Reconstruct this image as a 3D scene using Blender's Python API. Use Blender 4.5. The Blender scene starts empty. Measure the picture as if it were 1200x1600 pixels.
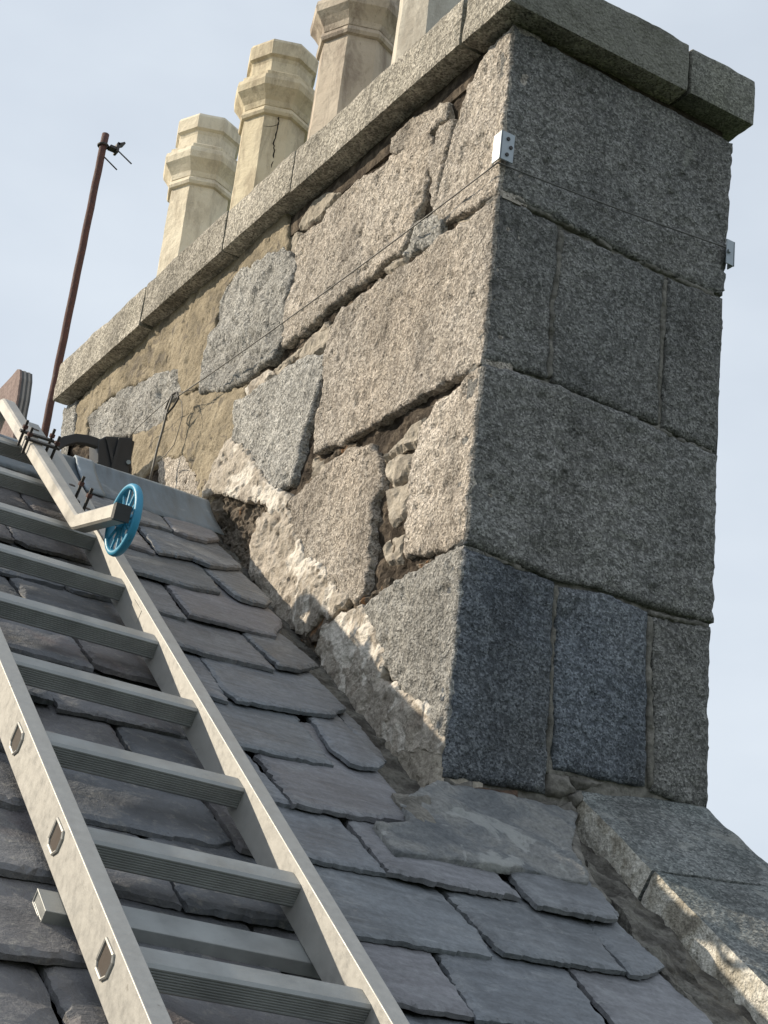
import bpy, math, random
import numpy as np
from mathutils import Vector, Matrix
from mathutils.geometry import delaunay_2d_cdt

C = bpy.context.scene
COL = C.collection

# ------------------------------------------------------------------ camera, world, sun, exposure
FPX = 2747.8                        # focal length in pixels of the 1200 x 1600 photograph
PITCH = 0.63907891                  # slope of the roof
MW = np.array([[0.8451844203, -0.5238913633, 0.1058354151],
               [-0.2861806117, -0.2763466336, 0.9174601875],
               [-0.4514022077, -0.8057111005, -0.3834914202]])   # world -> camera
def ray(px, py):
    return MW.T @ np.array([(px-600)/FPX, -(py-800)/FPX, -1.0])
CAM = -3.1*ray(690, 1225)
cam_d = bpy.data.cameras.new('camera'); cam = bpy.data.objects.new('camera', cam_d); COL.objects.link(cam)
cam_d.sensor_fit = 'VERTICAL'; cam_d.sensor_height = 24.0; cam_d.lens = 24.0*FPX/1600
cam_d.clip_start = 0.05; cam_d.clip_end = 3000
R3 = Matrix([list(r) for r in MW.T])
cam.matrix_world = Matrix.Translation(Vector(CAM)) @ R3.to_4x4()
C.camera = cam

SUN = Vector((-1.0, 0.80, 0.725)).normalized()
w = bpy.data.worlds.new('World'); C.world = w; w.use_nodes = True
nt = w.node_tree; nt.nodes.clear()
def wn(t, **k):
    n = nt.nodes.new(t)
    for a, b in k.items(): setattr(n, a, b)
    return n
wo = wn('ShaderNodeOutputWorld'); bg = wn('ShaderNodeBackground'); sky = wn('ShaderNodeTexSky')
sky.sky_type = 'NISHITA'; sky.sun_disc = False
sky.sun_elevation = math.asin(SUN.z); sky.sun_rotation = math.atan2(SUN.x, SUN.y)
sky.air_density = 1.0; sky.dust_density = 1.5; sky.ozone_density = 1.0
tc = wn('ShaderNodeTexCoord'); mp = wn('ShaderNodeMapping'); mp.inputs['Scale'].default_value = (1.0, 1.0, 2.2)
nz = wn('ShaderNodeTexNoise'); nz.inputs['Scale'].default_value = 3.2; nz.inputs['Detail'].default_value = 5; nz.inputs['Roughness'].default_value = 0.5
rp = wn('ShaderNodeValToRGB'); rp.color_ramp.elements[0].position = 0.32; rp.color_ramp.elements[1].position = 0.68
rp.color_ramp.elements[0].color = (0.74, 0.74, 0.74, 1); rp.color_ramp.elements[1].color = (1.0, 1.0, 1.0, 1)
mx = wn('ShaderNodeMixRGB'); mx.inputs['Color2'].default_value = (6.15, 6.75, 7.45, 1)
L = nt.links.new
L(tc.outputs['Generated'], mp.inputs['Vector']); L(mp.outputs['Vector'], nz.inputs['Vector']); L(nz.outputs['Fac'], rp.inputs['Fac'])
L(rp.outputs['Color'], mx.inputs['Fac']); L(sky.outputs['Color'], mx.inputs['Color1']); L(mx.outputs['Color'], bg.inputs['Color'])
bg.inputs['Strength'].default_value = 0.11
L(bg.outputs['Background'], wo.inputs['Surface'])
sd = bpy.data.lights.new('sun', 'SUN'); sun = bpy.data.objects.new('sun', sd); COL.objects.link(sun)
sd.energy = 5.0; sd.angle = math.radians(0.5); sd.color = (1.0, 0.88, 0.70)
sun.rotation_euler = (-SUN).to_track_quat('-Z', 'Y').to_euler()
C.view_settings.view_transform = 'Standard'; C.view_settings.look = 'None'
C.view_settings.exposure = 0.15; C.view_settings.gamma = 1.0; C.view_settings.use_curve_mapping = False

# ------------------------------------------------------------------ frames
RN = np.array([0, -math.sin(PITCH), math.cos(PITCH)])     # roof normal
FD = np.array([0, math.cos(PITCH), math.sin(PITCH)])      # up the slope
RK = -0.0198
X = np.array([1.0, 0, 0]); Y = np.array([0, 1.0, 0]); Z = np.array([0, 0, 1.0])
def hit(px, py, n, k):
    r = ray(px, py); return CAM + (k - n @ CAM)/(n @ r)*r
def left(pts, x=0.0):                       # a traced outline on the long face (y, z)
    return [(float(h[1]), float(h[2])) for h in (hit(a, b, X, x) for a, b in pts)]
def front(pts, y=0.0):                      # on the short face (x, z)
    return [(float(h[0]), float(h[2])) for h in (hit(a, b, Y, y) for a, b in pts)]
def roof(pts, off=0.016):                   # on the slope (x, v)
    return [(float(h[0]), float(h @ FD)) for h in (hit(a, b, RN, RK+off) for a, b in pts)]
def rp3(x, v, off): return np.array([x, 0, 0]) + FD*v + RN*(off+RK)
F_LEFT = (np.zeros(3), Y, Z, -X)            # origin, u, v, outward normal
F_FRONT = (np.zeros(3), X, Z, -Y)
F_ROOF = (RN*RK, X, FD, RN)

# ------------------------------------------------------------------ numpy noise
def _hash(ix, iy, iz, s):
    h = (ix*374761393 + iy*668265263 + iz*2147483647 + s*974634777) & 0xffffffff
    h = ((h ^ (h >> 13))*1274126177) & 0xffffffff
    h = ((h ^ (h >> 16))*2246822519) & 0xffffffff
    return ((h ^ (h >> 15)) & 0xffffff)/float(0xffffff)*2-1
def noise(p, s=0):
    p = np.asarray(p, float); i = np.floor(p).astype(np.int64); f = p-i; f = f*f*(3-2*f)
    r = 0
    for dx in (0, 1):
        for dy in (0, 1):
            for dz in (0, 1):
                wgt = (f[:, 0] if dx else 1-f[:, 0])*(f[:, 1] if dy else 1-f[:, 1])*(f[:, 2] if dz else 1-f[:, 2])
                r = r + wgt*_hash(i[:, 0]+dx, i[:, 1]+dy, i[:, 2]+dz, s)
    return r
def fbm(p, s=0, o=4, ridge=False, gain=0.5):
    r = 0; a = 1; t = 0; p = np.asarray(p, float)
    for k in range(o):
        n = noise(p*2.03**k+17.3*k, s+k)
        if ridge: n = 1-2*np.abs(n)
        r = r + a*n; t += a; a *= gain
    return r/t

# ------------------------------------------------------------------ mesh helpers
class MB:
    def __init__(s): s.v = []; s.f = []; s.n = 0
    def add(s, v, f):
        v = np.asarray(v, float).reshape(-1, 3); s.v.append(v); s.f += [tuple(int(i)+s.n for i in q) for q in f]; s.n += len(v); return s
    def box(s, o, ax, sz):                  # centre o, axes ax (3 vectors), full sizes
        a, b, c = [np.asarray(k, float)*d/2 for k, d in zip(ax, sz)]
        v = [o+i*a+j*b+k*c for i in (-1, 1) for j in (-1, 1) for k in (-1, 1)]
        return s.add(v, [(0, 1, 3, 2), (4, 6, 7, 5), (0, 4, 5, 1), (2, 3, 7, 6), (0, 2, 6, 4), (1, 5, 7, 3)])
    def tube(s, path, r, seg=8, cap=True, prof=None, up=None):
        P = [np.asarray(p, float) for p in path]; n = len(P); rr = r if hasattr(r, '__len__') else [r]*n
        T = [P[min(i+1, n-1)]-P[max(i-1, 0)] for i in range(n)]; T = [t/np.linalg.norm(t) for t in T]
        u = np.asarray(up, float) if up is not None else np.cross(T[0], [0.31, 0.77, 0.55])
        vs = []
        for i in range(n):
            u = u-(u@T[i])*T[i]; u = u/np.linalg.norm(u); w2 = np.cross(T[i], u)
            if prof is None:
                for k in range(seg):
                    a = 2*math.pi*k/seg; vs.append(P[i]+rr[i]*(math.cos(a)*u+math.sin(a)*w2))
            else:
                for a, b in prof: vs.append(P[i]+a*u+b*w2)
        m = seg if prof is None else len(prof); f = []
        for i in range(n-1):
            for k in range(m):
                f.append((i*m+k, i*m+(k+1) % m, (i+1)*m+(k+1) % m, (i+1)*m+k))
        if cap: f.append(tuple(range(m))[::-1]); f.append(tuple((n-1)*m+k for k in range(m)))
        return s.add(vs, f)
    def build(s, name, mat, parent=None, smooth=False, label=None, kind=None, origin=None, bevel=0):
        v = np.concatenate(s.v); 
        if origin is None: o = (v.min(0)+v.max(0))/2
        else: o = np.asarray(origin, float)
        me = bpy.data.meshes.new(name); me.from_pydata((v-o).tolist(), [], s.f)
        me.validate()
        if smooth: me.polygons.foreach_set('use_smooth', [True]*len(me.polygons))
        me.materials.append(mat); me.update()
        ob = bpy.data.objects.new(name, me); COL.objects.link(ob)
        wl[ob] = o; ob.location = o
        if parent is not None:
            ob.parent = parent; ob.location = o-wl[parent]
        if label: ob['label'] = label
        if kind: ob['kind'] = kind
        if bevel:
            b = ob.modifiers.new('bevel', 'BEVEL'); b.width = bevel; b.segments = 2; b.limit_method = 'ANGLE'; b.angle_limit = math.radians(40)
        return ob
wl = {}
def thing(name, label, cat, loc, group=None):
    o = bpy.data.objects.new(name, None); COL.objects.link(o); o.empty_display_size = 0.1
    o.location = loc; wl[o] = np.array(loc, float); o['label'] = label; o['category'] = cat
    if group: o['group'] = group
    return o
def tag(o, label, cat, group=None):
    o['label'] = label; o['category'] = cat
    if group: o['group'] = group
    return o

def seg_dist(p, poly):
    d = np.full(len(p), 1e9); n = len(poly)
    for i in range(n):
        a = poly[i]; b = poly[(i+1) % n]; ab = b-a; L2 = ab@ab
        if L2 < 1e-14: continue
        t = np.clip(((p-a)@ab)/L2, 0, 1); q = a+t[:, None]*ab
        d = np.minimum(d, np.hypot(*(p-q).T))
    return d
def inside(p, poly):
    c = np.zeros(len(p), bool); n = len(poly)
    for i in range(n):
        a = poly[i]; b = poly[(i+1) % n]
        if a[1] == b[1]: continue
        cond = ((a[1] > p[:, 1]) != (b[1] > p[:, 1])) & (p[:, 0] < (b[0]-a[0])*(p[:, 1]-a[1])/(b[1]-a[1])+a[0])
        c ^= cond
    return c
FINE = [0.0]
def slab(mb, frame, poly, base=0.0, depth=0.05, res=0.01, amp=0.004, ns=0.05, edge=0.012, drop=0.006, jag=0.004,
         seed=0, ridge=False, jns=0.03, grow=0.0, clampu=None, octaves=4, hfun=None, terrace=0):
    """an irregular slab: jagged traced outline, rough front with worn edges, real sides running back"""
    O, U, V, N = frame
    poly = np.array(poly, float)
    area = 0.5*np.sum(poly[:, 0]*np.roll(poly[:, 1], -1)-np.roll(poly[:, 0], -1)*poly[:, 1])
    if area < 0: poly = poly[::-1]
    pts = []
    for i in range(len(poly)):
        a = poly[i]; b = poly[(i+1) % len(poly)]; k = max(1, int(np.hypot(*(b-a))/res))
        for j in range(k): pts.append(a+(b-a)*j/k)
    pts = np.array(pts)
    q3 = np.c_[pts/jns, np.full(len(pts), seed*3.7)]
    pts = pts+jag*np.c_[fbm(q3, seed, 4, gain=0.7), fbm(q3+31.7, seed+5, 4, gain=0.7)]
    if grow:
        tg = np.roll(pts, -2, 0)-np.roll(pts, 2, 0); tg = tg/np.maximum(np.hypot(tg[:, 0], tg[:, 1])[:, None], 1e-9)
        pts = pts+grow*np.c_[tg[:, 1], -tg[:, 0]]
    if clampu is not None: pts[:, 0] = np.maximum(pts[:, 0], clampu)
    lo = pts.min(0); hi = pts.max(0); rng = np.random.RandomState(seed+11)
    gx, gy = np.meshgrid(np.arange(lo[0], hi[0], res), np.arange(lo[1], hi[1], res*0.87))
    gx = gx+(np.arange(gx.shape[0]) % 2)[:, None]*res/2
    g = np.c_[gx.ravel(), gy.ravel()]; g = g+rng.uniform(-.28, .28, g.shape)*res
    g = g[inside(g, pts)]
    if len(g): g = g[seg_dist(g, pts) > res*0.45]
    allp = np.r_[pts, g]; nb = len(pts)
    vo, eo, fo, _, _, _ = delaunay_2d_cdt([Vector(p) for p in allp], [(i, (i+1) % nb) for i in range(nb)], [], 1, 1e-7)
    P = np.array([tuple(v) for v in vo]); F = [tuple(f) for f in fo]
    if not F: return mb
    cen = np.array([P[list(f)].mean(0) for f in F]); keep = inside(cen, pts); F = [f for f, k in zip(F, keep) if k]
    d = seg_dist(P, pts)
    p3 = np.c_[P/ns, np.full(len(P), seed*1.37)]
    ew = edge*(1+0.5*noise(p3*1.7, seed+3))
    t = np.clip(d/np.maximum(ew, 1e-5), 0, 1); t = t*t*(3-2*t)
    if terrace: t = np.floor(t*terrace+0.5)/terrace*0.75+t*0.25
    bs = base if hfun is None else hfun(P)
    h = bs+amp*fbm(p3, seed, octaves, ridge)+FINE[0]*fbm(np.c_[P/0.016, np.full(len(P), seed*.7)], seed+40, 2)-drop*(1-t)*(1+0.5*noise(p3*2.3, seed+9))
    if FINE[0]:
        pit = noise(np.c_[P/0.019, np.full(len(P), seed*.9)], seed+60)+0.5*noise(np.c_[P[:, :1]/0.05, P[:, 1:]/0.05, np.full((len(P), 1), seed*.3)], seed+61)
        h = h-0.0055*np.clip((pit-0.62)/0.25, 0, 1)
    W = O+P[:, :1]*U+P[:, 1:]*V+h[:, None]*N
    from collections import Counter
    ec = Counter(); dirn = {}
    for f in F:
        for a, b in zip(f, f[1:]+f[:1]):
            k = (min(a, b), max(a, b)); ec[k] += 1; dirn[k] = (a, b)
    be = [dirn[k] for k, c in ec.items() if c == 1]
    bv = sorted({i for e in be for i in e}); idx = {v: len(P)+i for i, v in enumerate(bv)}
    bb = (bs if np.isscalar(bs) else bs[bv])
    B = O+P[bv, :1]*U+P[bv, 1:]*V+((bb-depth)*np.ones(len(bv)))[:, None]*N
    ctr = [(b, a, idx[a], idx[b]) for a, b in be]
    flip = np.dot(np.cross(U, V), N) < 0
    FF = F+ctr
    if flip: FF = [tuple(reversed(f)) for f in FF]
    mb.add(np.r_[W, B], FF)
    return mb

def rough_box(mb, lo, hi, res=0.02, r=0.012, amp=0.004, ns=0.05, seed=0, xf=None, skip=()):
    lo = np.array(lo, float); hi = np.array(hi, float); sz = hi-lo
    for ax in range(3):
        a, b = [(1, 2), (2, 0), (0, 1)][ax]
        na = max(2, int(sz[a]/res)); nb = max(2, int(sz[b]/res))
        for side in (0, 1):
            if (ax, side) in skip: continue
            A, B = np.meshgrid(np.linspace(lo[a], hi[a], na+1), np.linspace(lo[b], hi[b], nb+1), indexing='ij')
            p = np.zeros((A.size, 3)); p[:, a] = A.ravel(); p[:, b] = B.ravel(); p[:, ax] = hi[ax] if side else lo[ax]
            q = np.clip(p, lo+r, hi-r); dd = p-q; ln = np.linalg.norm(dd, axis=1, keepdims=True)
            p = q+dd/np.maximum(ln, 1e-9)*r
            nn = dd/np.maximum(ln, 1e-9)
            p = p+nn*(amp*fbm(p/ns+seed*7.1, seed, 4))[:, None]
            if xf is not None: p = xf(p)
            f = []
            for i in range(na):
                for j in range(nb):
                    k = i*(nb+1)+j; t = (k, k+nb+1, k+nb+2, k+1)
                    f.append(t if side else t[::-1])
            mb.add(p, f)
    return mb

# ------------------------------------------------------------------ materials
def mat(name, rough=0.8, metal=0.0, spec=0.4):
    m = bpy.data.materials.new(name); m.use_nodes = True; t = m.node_tree
    b = t.nodes['Principled BSDF']; b.inputs['Roughness'].default_value = rough; b.inputs['Metallic'].default_value = metal
    b.inputs['Specular IOR Level'].default_value = spec
    return m, t, b
class NT:
    def __init__(s, t):
        s.t = t; s.tc = t.nodes.new('ShaderNodeTexCoord'); oi = t.nodes.new('ShaderNodeObjectInfo'); s.rand = oi.outputs['Random']
        mul = t.nodes.new('ShaderNodeMath'); mul.operation = 'MULTIPLY'; mul.inputs[1].default_value = 53.0
        t.links.new(s.rand, mul.inputs[0])
        ad = t.nodes.new('ShaderNodeVectorMath'); ad.operation = 'ADD'
        t.links.new(s.tc.outputs['Object'], ad.inputs[0]); t.links.new(mul.outputs[0], ad.inputs[1]); s.co = ad.outputs[0]
    def link(s, a, b): s.t.links.new(a, b)
    def noise(s, scale, detail=4, rough=0.55, stretch=None, dist=0):
        n = s.t.nodes.new('ShaderNodeTexNoise'); n.inputs['Scale'].default_value = scale; n.inputs['Detail'].default_value = detail
        n.inputs['Roughness'].default_value = rough; n.inputs['Distortion'].default_value = dist
        co = s.co
        if stretch:
            m = s.t.nodes.new('ShaderNodeMapping'); m.inputs['Scale'].default_value = stretch; s.link(co, m.inputs['Vector']); co = m.outputs[0]
        s.link(co, n.inputs['Vector']); return n.outputs['Fac']
    def voro(s, scale, out='Color', feat='F1'):
        n = s.t.nodes.new('ShaderNodeTexVoronoi'); n.feature = feat; n.inputs['Scale'].default_value = scale; s.link(s.co, n.inputs['Vector'])
        return n.outputs[out]
    def sep(s, c):
        n = s.t.nodes.new('ShaderNodeSeparateColor'); s.link(c, n.inputs[0]); return n.outputs[0]
    def ramp(s, fac, stops, interp='LINEAR'):
        r = s.t.nodes.new('ShaderNodeValToRGB'); cr = r.color_ramp; cr.interpolation = interp
        while len(cr.elements) < len(stops): cr.elements.new(0.5)
        for e, (p, c) in zip(cr.elements, stops):
            e.position = p; e.color = (c, c, c, 1) if not hasattr(c, '__len__') else (*c, 1)
        s.link(fac, r.inputs['Fac']); return r.outputs['Color']
    def mix(s, fac, a, b, mode='MIX'):
        m = s.t.nodes.new('ShaderNodeMixRGB'); m.blend_type = mode
        for k, v in (('Fac', fac), ('Color1', a), ('Color2', b)):
            if hasattr(v, 'is_output'): s.link(v, m.inputs[k])
            elif k == 'Fac': m.inputs[k].default_value = v
            else: m.inputs[k].default_value = (*v, 1) if hasattr(v, '__len__') else (v, v, v, 1)
        return m.outputs['Color']
    def bump(s, b, hs, dist=0.004, strength=1.0):
        prev = None
        for h, d in hs:
            n = s.t.nodes.new('ShaderNodeBump'); n.inputs['Strength'].default_value = strength; n.inputs['Distance'].default_value = d
            s.link(h, n.inputs['Height'])
            if prev: s.link(prev, n.inputs['Normal'])
            prev = n.outputs['Normal']
        s.link(prev, b.inputs['Normal'])

def granite(name, base, light, dark, tint, tscale=3.5, sp=1.0, bd=0.004, lichen=None, dk=0.42, face=None):
    m, t, b = mat(name, 0.9, spec=0.2); n = NT(t)
    cells = n.sep(n.voro(290*sp)); fine = n.noise(210*sp, 3, 0.7); mid = n.noise(75*sp, 3, 0.6); big = n.noise(tscale, 5, 0.6)
    c = n.ramp(cells, [(0.0, dark), (0.24, dark), (0.32, base), (0.66, base), (0.76, light), (1.0, light)])
    c2 = n.ramp(fine, [(0.36, dark), (dk+0.03, base), (0.56, base), (0.63, light)])
    c = n.mix(0.42, c, c2)
    c = n.mix(n.ramp(mid, [(0.38, 0.75), (0.50, 0.0)]), c, tuple(k*0.55 for k in base))
    c = n.mix(n.ramp(big, [(0.40, 0.0), (0.64, 0.65)]), c, n.mix(1.0, c, tint, 'MULTIPLY'))
    stn = n.noise(4.5, 6, 0.65, stretch=(1.6, 1.6, 0.55), dist=0.3); c = n.mix(1.0, c, n.ramp(stn, [(0.32, 0.62), (0.5, 1.0), (0.70, 1.22)]), 'MULTIPLY')
    v = n.ramp(n.rand, [(0, 0.82), (1, 1.16)]); c = n.mix(1.0, c, v, 'MULTIPLY')
    if lichen:
        ln = n.noise(9, 6, 0.65); c = n.mix(n.ramp(ln, [(lichen[0], 0.0), (lichen[0]+0.05, lichen[2])]), c, lichen[1])
    if face:                                  # one face of the stone recoloured by its normal: (axis, threshold, colour stops)
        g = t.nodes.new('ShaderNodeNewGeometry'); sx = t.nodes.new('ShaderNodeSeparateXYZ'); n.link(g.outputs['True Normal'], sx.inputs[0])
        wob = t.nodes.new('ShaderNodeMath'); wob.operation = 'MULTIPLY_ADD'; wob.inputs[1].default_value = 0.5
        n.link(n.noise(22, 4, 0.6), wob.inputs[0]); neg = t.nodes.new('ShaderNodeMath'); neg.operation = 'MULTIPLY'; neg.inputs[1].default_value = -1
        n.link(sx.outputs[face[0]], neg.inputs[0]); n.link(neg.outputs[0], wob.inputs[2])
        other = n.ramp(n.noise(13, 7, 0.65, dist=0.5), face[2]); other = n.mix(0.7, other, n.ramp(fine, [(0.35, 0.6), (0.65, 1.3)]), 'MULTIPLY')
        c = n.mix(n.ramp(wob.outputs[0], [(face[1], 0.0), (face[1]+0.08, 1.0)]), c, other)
    n.link(c, b.inputs['Base Color'])
    n.bump(b, [(mid, bd*1.6), (fine, bd*0.6)])
    return m
M = {}
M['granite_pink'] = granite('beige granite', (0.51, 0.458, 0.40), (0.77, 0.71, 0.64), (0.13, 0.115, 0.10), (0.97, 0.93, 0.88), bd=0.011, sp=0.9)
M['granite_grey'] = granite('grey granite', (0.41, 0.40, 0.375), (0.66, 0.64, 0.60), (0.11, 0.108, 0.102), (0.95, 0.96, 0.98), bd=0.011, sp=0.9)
M['granite_shade'] = granite('dark grey granite', (0.205, 0.200, 0.188), (0.385, 0.375, 0.355), (0.066, 0.065, 0.063), (0.86, 0.89, 0.92), bd=0.0085, lichen=(0.67, (0.33, 0.33, 0.29), 0.45), sp=0.9)  # darker copy of the granite: shade of the short side put into the colour
M['granite_blue_shade'] = granite('blue grey granite toned for shade', (0.172, 0.182, 0.194), (0.34, 0.352, 0.365), (0.048, 0.051, 0.056), (0.86, 0.93, 1.04), bd=0.0075, sp=0.9)  # bluish blocks of the short side, their shade mixed into the colour
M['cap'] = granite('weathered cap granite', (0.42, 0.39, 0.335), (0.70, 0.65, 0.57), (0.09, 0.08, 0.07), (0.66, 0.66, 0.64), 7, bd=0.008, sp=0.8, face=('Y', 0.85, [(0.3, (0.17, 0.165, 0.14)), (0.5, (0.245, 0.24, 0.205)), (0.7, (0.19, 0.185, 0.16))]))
M['cap_green'] = granite('greenish cap granite', (0.215, 0.21, 0.185), (0.34, 0.335, 0.30), (0.07, 0.07, 0.062), (0.82, 0.83, 0.75), 6, bd=0.004)
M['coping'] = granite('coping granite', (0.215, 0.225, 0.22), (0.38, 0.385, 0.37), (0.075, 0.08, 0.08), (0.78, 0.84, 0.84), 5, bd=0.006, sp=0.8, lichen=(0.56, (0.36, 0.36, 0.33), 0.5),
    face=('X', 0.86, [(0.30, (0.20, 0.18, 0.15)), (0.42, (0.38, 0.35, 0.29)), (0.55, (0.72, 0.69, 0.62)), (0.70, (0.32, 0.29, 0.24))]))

def earthy(name, stops, scale=9, bd=0.006, rough=0.95, spots=None, fine=120, patches=None):
    m, t, b = mat(name, rough, spec=0.15); n = NT(t)
    big = n.noise(scale, 7, 0.65, dist=0.4); c = n.ramp(big, stops)
    fn = n.noise(fine, 4, 0.65); c = n.mix(0.8, c, n.ramp(fn, [(0.3, 0.62), (0.7, 1.25)]), 'MULTIPLY')
    if patches:
        pn = n.noise(patches[0], 5, 0.6, dist=0.8); c = n.mix(n.ramp(pn, [(patches[1], 0.0), (patches[1]+0.04, patches[3])]), c, patches[2])
    if spots:
        v = n.voro(spots[0], 'Distance'); c = n.mix(n.ramp(v, [(spots[1], 1.0), (spots[1]+0.06, 0.0)]), c, spots[2])
    n.link(c, b.inputs['Base Color']); md = n.noise(45, 5, 0.6)
    n.bump(b, [(md, bd), (fn, bd*0.35)])
    return m
M['render'] = earthy('brownish cement render', [(0.30, (0.19, 0.165, 0.125)), (0.46, (0.30, 0.255, 0.185)), (0.60, (0.38, 0.325, 0.24)), (0.75, (0.26, 0.235, 0.195))], 9, 0.010, fine=160, patches=(16, 0.58, (0.16, 0.14, 0.115), 0.75))
M['core'] = earthy('old mortar darkened for joint shade', [(0.3, (0.03, 0.024, 0.019)), (0.5, (0.07, 0.056, 0.044)), (0.62, (0.16, 0.13, 0.10)), (0.75, (0.07, 0.058, 0.048))], 22, 0.01)  # mortar kept near black so open joints look deep in shadow
M['rubble'] = earthy('brown crumbling mortar', [(0.28, (0.055, 0.045, 0.037)), (0.46, (0.15, 0.125, 0.10)), (0.58, (0.24, 0.205, 0.165)), (0.72, (0.12, 0.10, 0.082))], 13, 0.012, patches=(10, 0.60, (0.30, 0.165, 0.085), 0.75))
M['rubble_dark'] = earthy('dark mortar and gap shade', [(0.28, (0.05, 0.046, 0.04)), (0.46, (0.12, 0.112, 0.10)), (0.58, (0.21, 0.20, 0.175)), (0.72, (0.09, 0.085, 0.075))], 16, 0.012)  # dark masonry tone, doubling as painted shadow in the wall gap
M['white_mortar'] = earthy('broken pale mortar', [(0.30, (0.25, 0.215, 0.18)), (0.44, (0.40, 0.355, 0.30)), (0.56, (0.50, 0.45, 0.39)), (0.70, (0.36, 0.31, 0.26))], 18, 0.008, patches=(7, 0.54, (0.74, 0.69, 0.62), 0.85))
M['grey_mortar'] = earthy('old grey pointing', [(0.3, (0.10, 0.095, 0.085)), (0.5, (0.19, 0.18, 0.16)), (0.7, (0.30, 0.28, 0.25))], 25, 0.006)
M['pin'] = earthy('pinning stone', [(0.3, (0.20, 0.18, 0.155)), (0.5, (0.38, 0.34, 0.285)), (0.7, (0.50, 0.45, 0.38))], 22, 0.006)
M['pin_dark'] = earthy('dark pinning stone', [(0.3, (0.09, 0.085, 0.075)), (0.5, (0.16, 0.15, 0.135)), (0.7, (0.24, 0.225, 0.20))], 22, 0.005)
M['brick'] = earthy('rusty brick stone', [(0.3, (0.07, 0.05, 0.04)), (0.6, (0.13, 0.085, 0.06)), (0.8, (0.10, 0.08, 0.07))], 30, 0.004)
M['fillet'] = earthy('streaked cement fillet', [(0.30, (0.11, 0.12, 0.13)), (0.45, (0.17, 0.178, 0.183)), (0.58, (0.25, 0.25, 0.24)), (0.72, (0.14, 0.145, 0.155))], 10, 0.008, rough=0.75, patches=(9, 0.56, (0.36, 0.365, 0.35), 0.65))
M['lichen_side'] = earthy('pale weathered coping side', [(0.28, (0.14, 0.13, 0.11)), (0.44, (0.27, 0.25, 0.205)), (0.56, (0.42, 0.395, 0.34)), (0.72, (0.22, 0.20, 0.165))], 12, 0.008, patches=(15, 0.58, (0.52, 0.50, 0.45), 0.8))

def slate_mat():
    m, t, b = mat('blue grey slate', 0.52, spec=0.5); n = NT(t)
    hue = n.ramp(n.rand, [(0, (0.150, 0.163, 0.180)), (0.3, (0.168, 0.177, 0.194)), (0.5, (0.152, 0.166, 0.178)), (0.7, (0.182, 0.176, 0.188)), (0.85, (0.150, 0.155, 0.164)), (1, (0.138, 0.152, 0.166))])
    big = n.noise(6, 6, 0.6, dist=0.6); c = n.mix(1.0, hue, n.ramp(big, [(0.3, 0.74), (0.7, 1.26)]), 'MULTIPLY')
    st = n.noise(26, 5, 0.6, stretch=(0.35, 2.5, 2.5)); c = n.mix(0.7, c, n.ramp(st, [(0.35, 0.78), (0.65, 1.2)]), 'MULTIPLY')
    fl = n.noise(60, 3, 0.7); c = n.mix(n.ramp(fl, [(0.66, 0.0), (0.72, 0.55)]), c, (0.27, 0.27, 0.26))
    wh = n.noise(13, 6, 0.7, dist=1.0); c = n.mix(n.ramp(wh, [(0.52, 0.0), (0.66, 0.45)]), c, (0.27, 0.28, 0.29))
    sc = n.noise(9, 3, 0.6, stretch=(0.5, 9, 9), dist=0.3); c = n.mix(n.ramp(sc, [(0.66, 0.0), (0.70, 0.35)]), c, (0.30, 0.31, 0.31))
    pk = n.noise(95, 4, 0.75); c = n.mix(0.8, c, n.ramp(pk, [(0.35, 0.78), (0.65, 1.22)]), 'MULTIPLY')
    n.link(c, b.inputs['Base Color'])
    n.link(n.ramp(big, [(0.3, 0.42), (0.7, 0.66)]), b.inputs['Roughness'])
    n.bump(b, [(big, 0.010), (st, 0.003), (n.noise(140, 4, 0.7), 0.0012)])
    return m
def slate_old_mat():
    m, t, b = mat('lichened brown slate', 0.7, spec=0.4); n = NT(t)
    hue = n.ramp(n.rand, [(0, (0.140, 0.146, 0.158)), (0.35, (0.160, 0.154, 0.158)), (0.6, (0.128, 0.138, 0.152)), (1, (0.165, 0.153, 0.153))])
    big = n.noise(8, 6, 0.62, dist=0.6); c = n.mix(1.0, hue, n.ramp(big, [(0.3, 0.65), (0.7, 1.35)]), 'MULTIPLY')
    sp = n.noise(48, 5, 0.75); c = n.mix(n.ramp(sp, [(0.53, 0.0), (0.66, 0.7)]), c, (0.27, 0.26, 0.24))
    rd = n.noise(5, 5, 0.6); c = n.mix(n.ramp(rd, [(0.56, 0.0), (0.68, 0.45)]), c, (0.155, 0.105, 0.095))
    n.link(c, b.inputs['Base Color'])
    n.bump(b, [(big, 0.012), (sp, 0.004), (n.noise(150, 4, 0.7), 0.0015)])
    return m
M['slate'] = slate_mat(); M['slate_old'] = slate_old_mat()

def metal_mat(name, col, rough, metal, var=0.25, bs=0.0006, scale=18, stretch=None, dirt=None):
    m, t, b = mat(name, rough, metal, 0.5); n = NT(t)
    a = n.noise(scale, 6, 0.6, stretch=stretch); c = n.mix(1.0, col, n.ramp(a, [(0.3, 1-var), (0.7, 1+var*0.6)]), 'MULTIPLY')
    if dirt:
        d = n.noise(dirt[0], 6, 0.7, dist=0.5); c = n.mix(n.ramp(d, [(dirt[1], 0.0), (dirt[1]+0.08, dirt[3])]), c, dirt[2])
    n.link(c, b.inputs['Base Color']); n.link(n.ramp(a, [(0.3, max(0.05, rough-0.12)), (0.7, min(1, rough+0.12))]), b.inputs['Roughness'])
    n.bump(b, [(n.noise(90, 5, 0.7), bs)])
    return m
M['alu'] = metal_mat('dull oxidised aluminium', (0.41, 0.40, 0.375), 0.55, 0.3, 0.10, bs=0.0004, scale=70, dirt=(45, 0.64, (0.18, 0.165, 0.14), 0.7))
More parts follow.
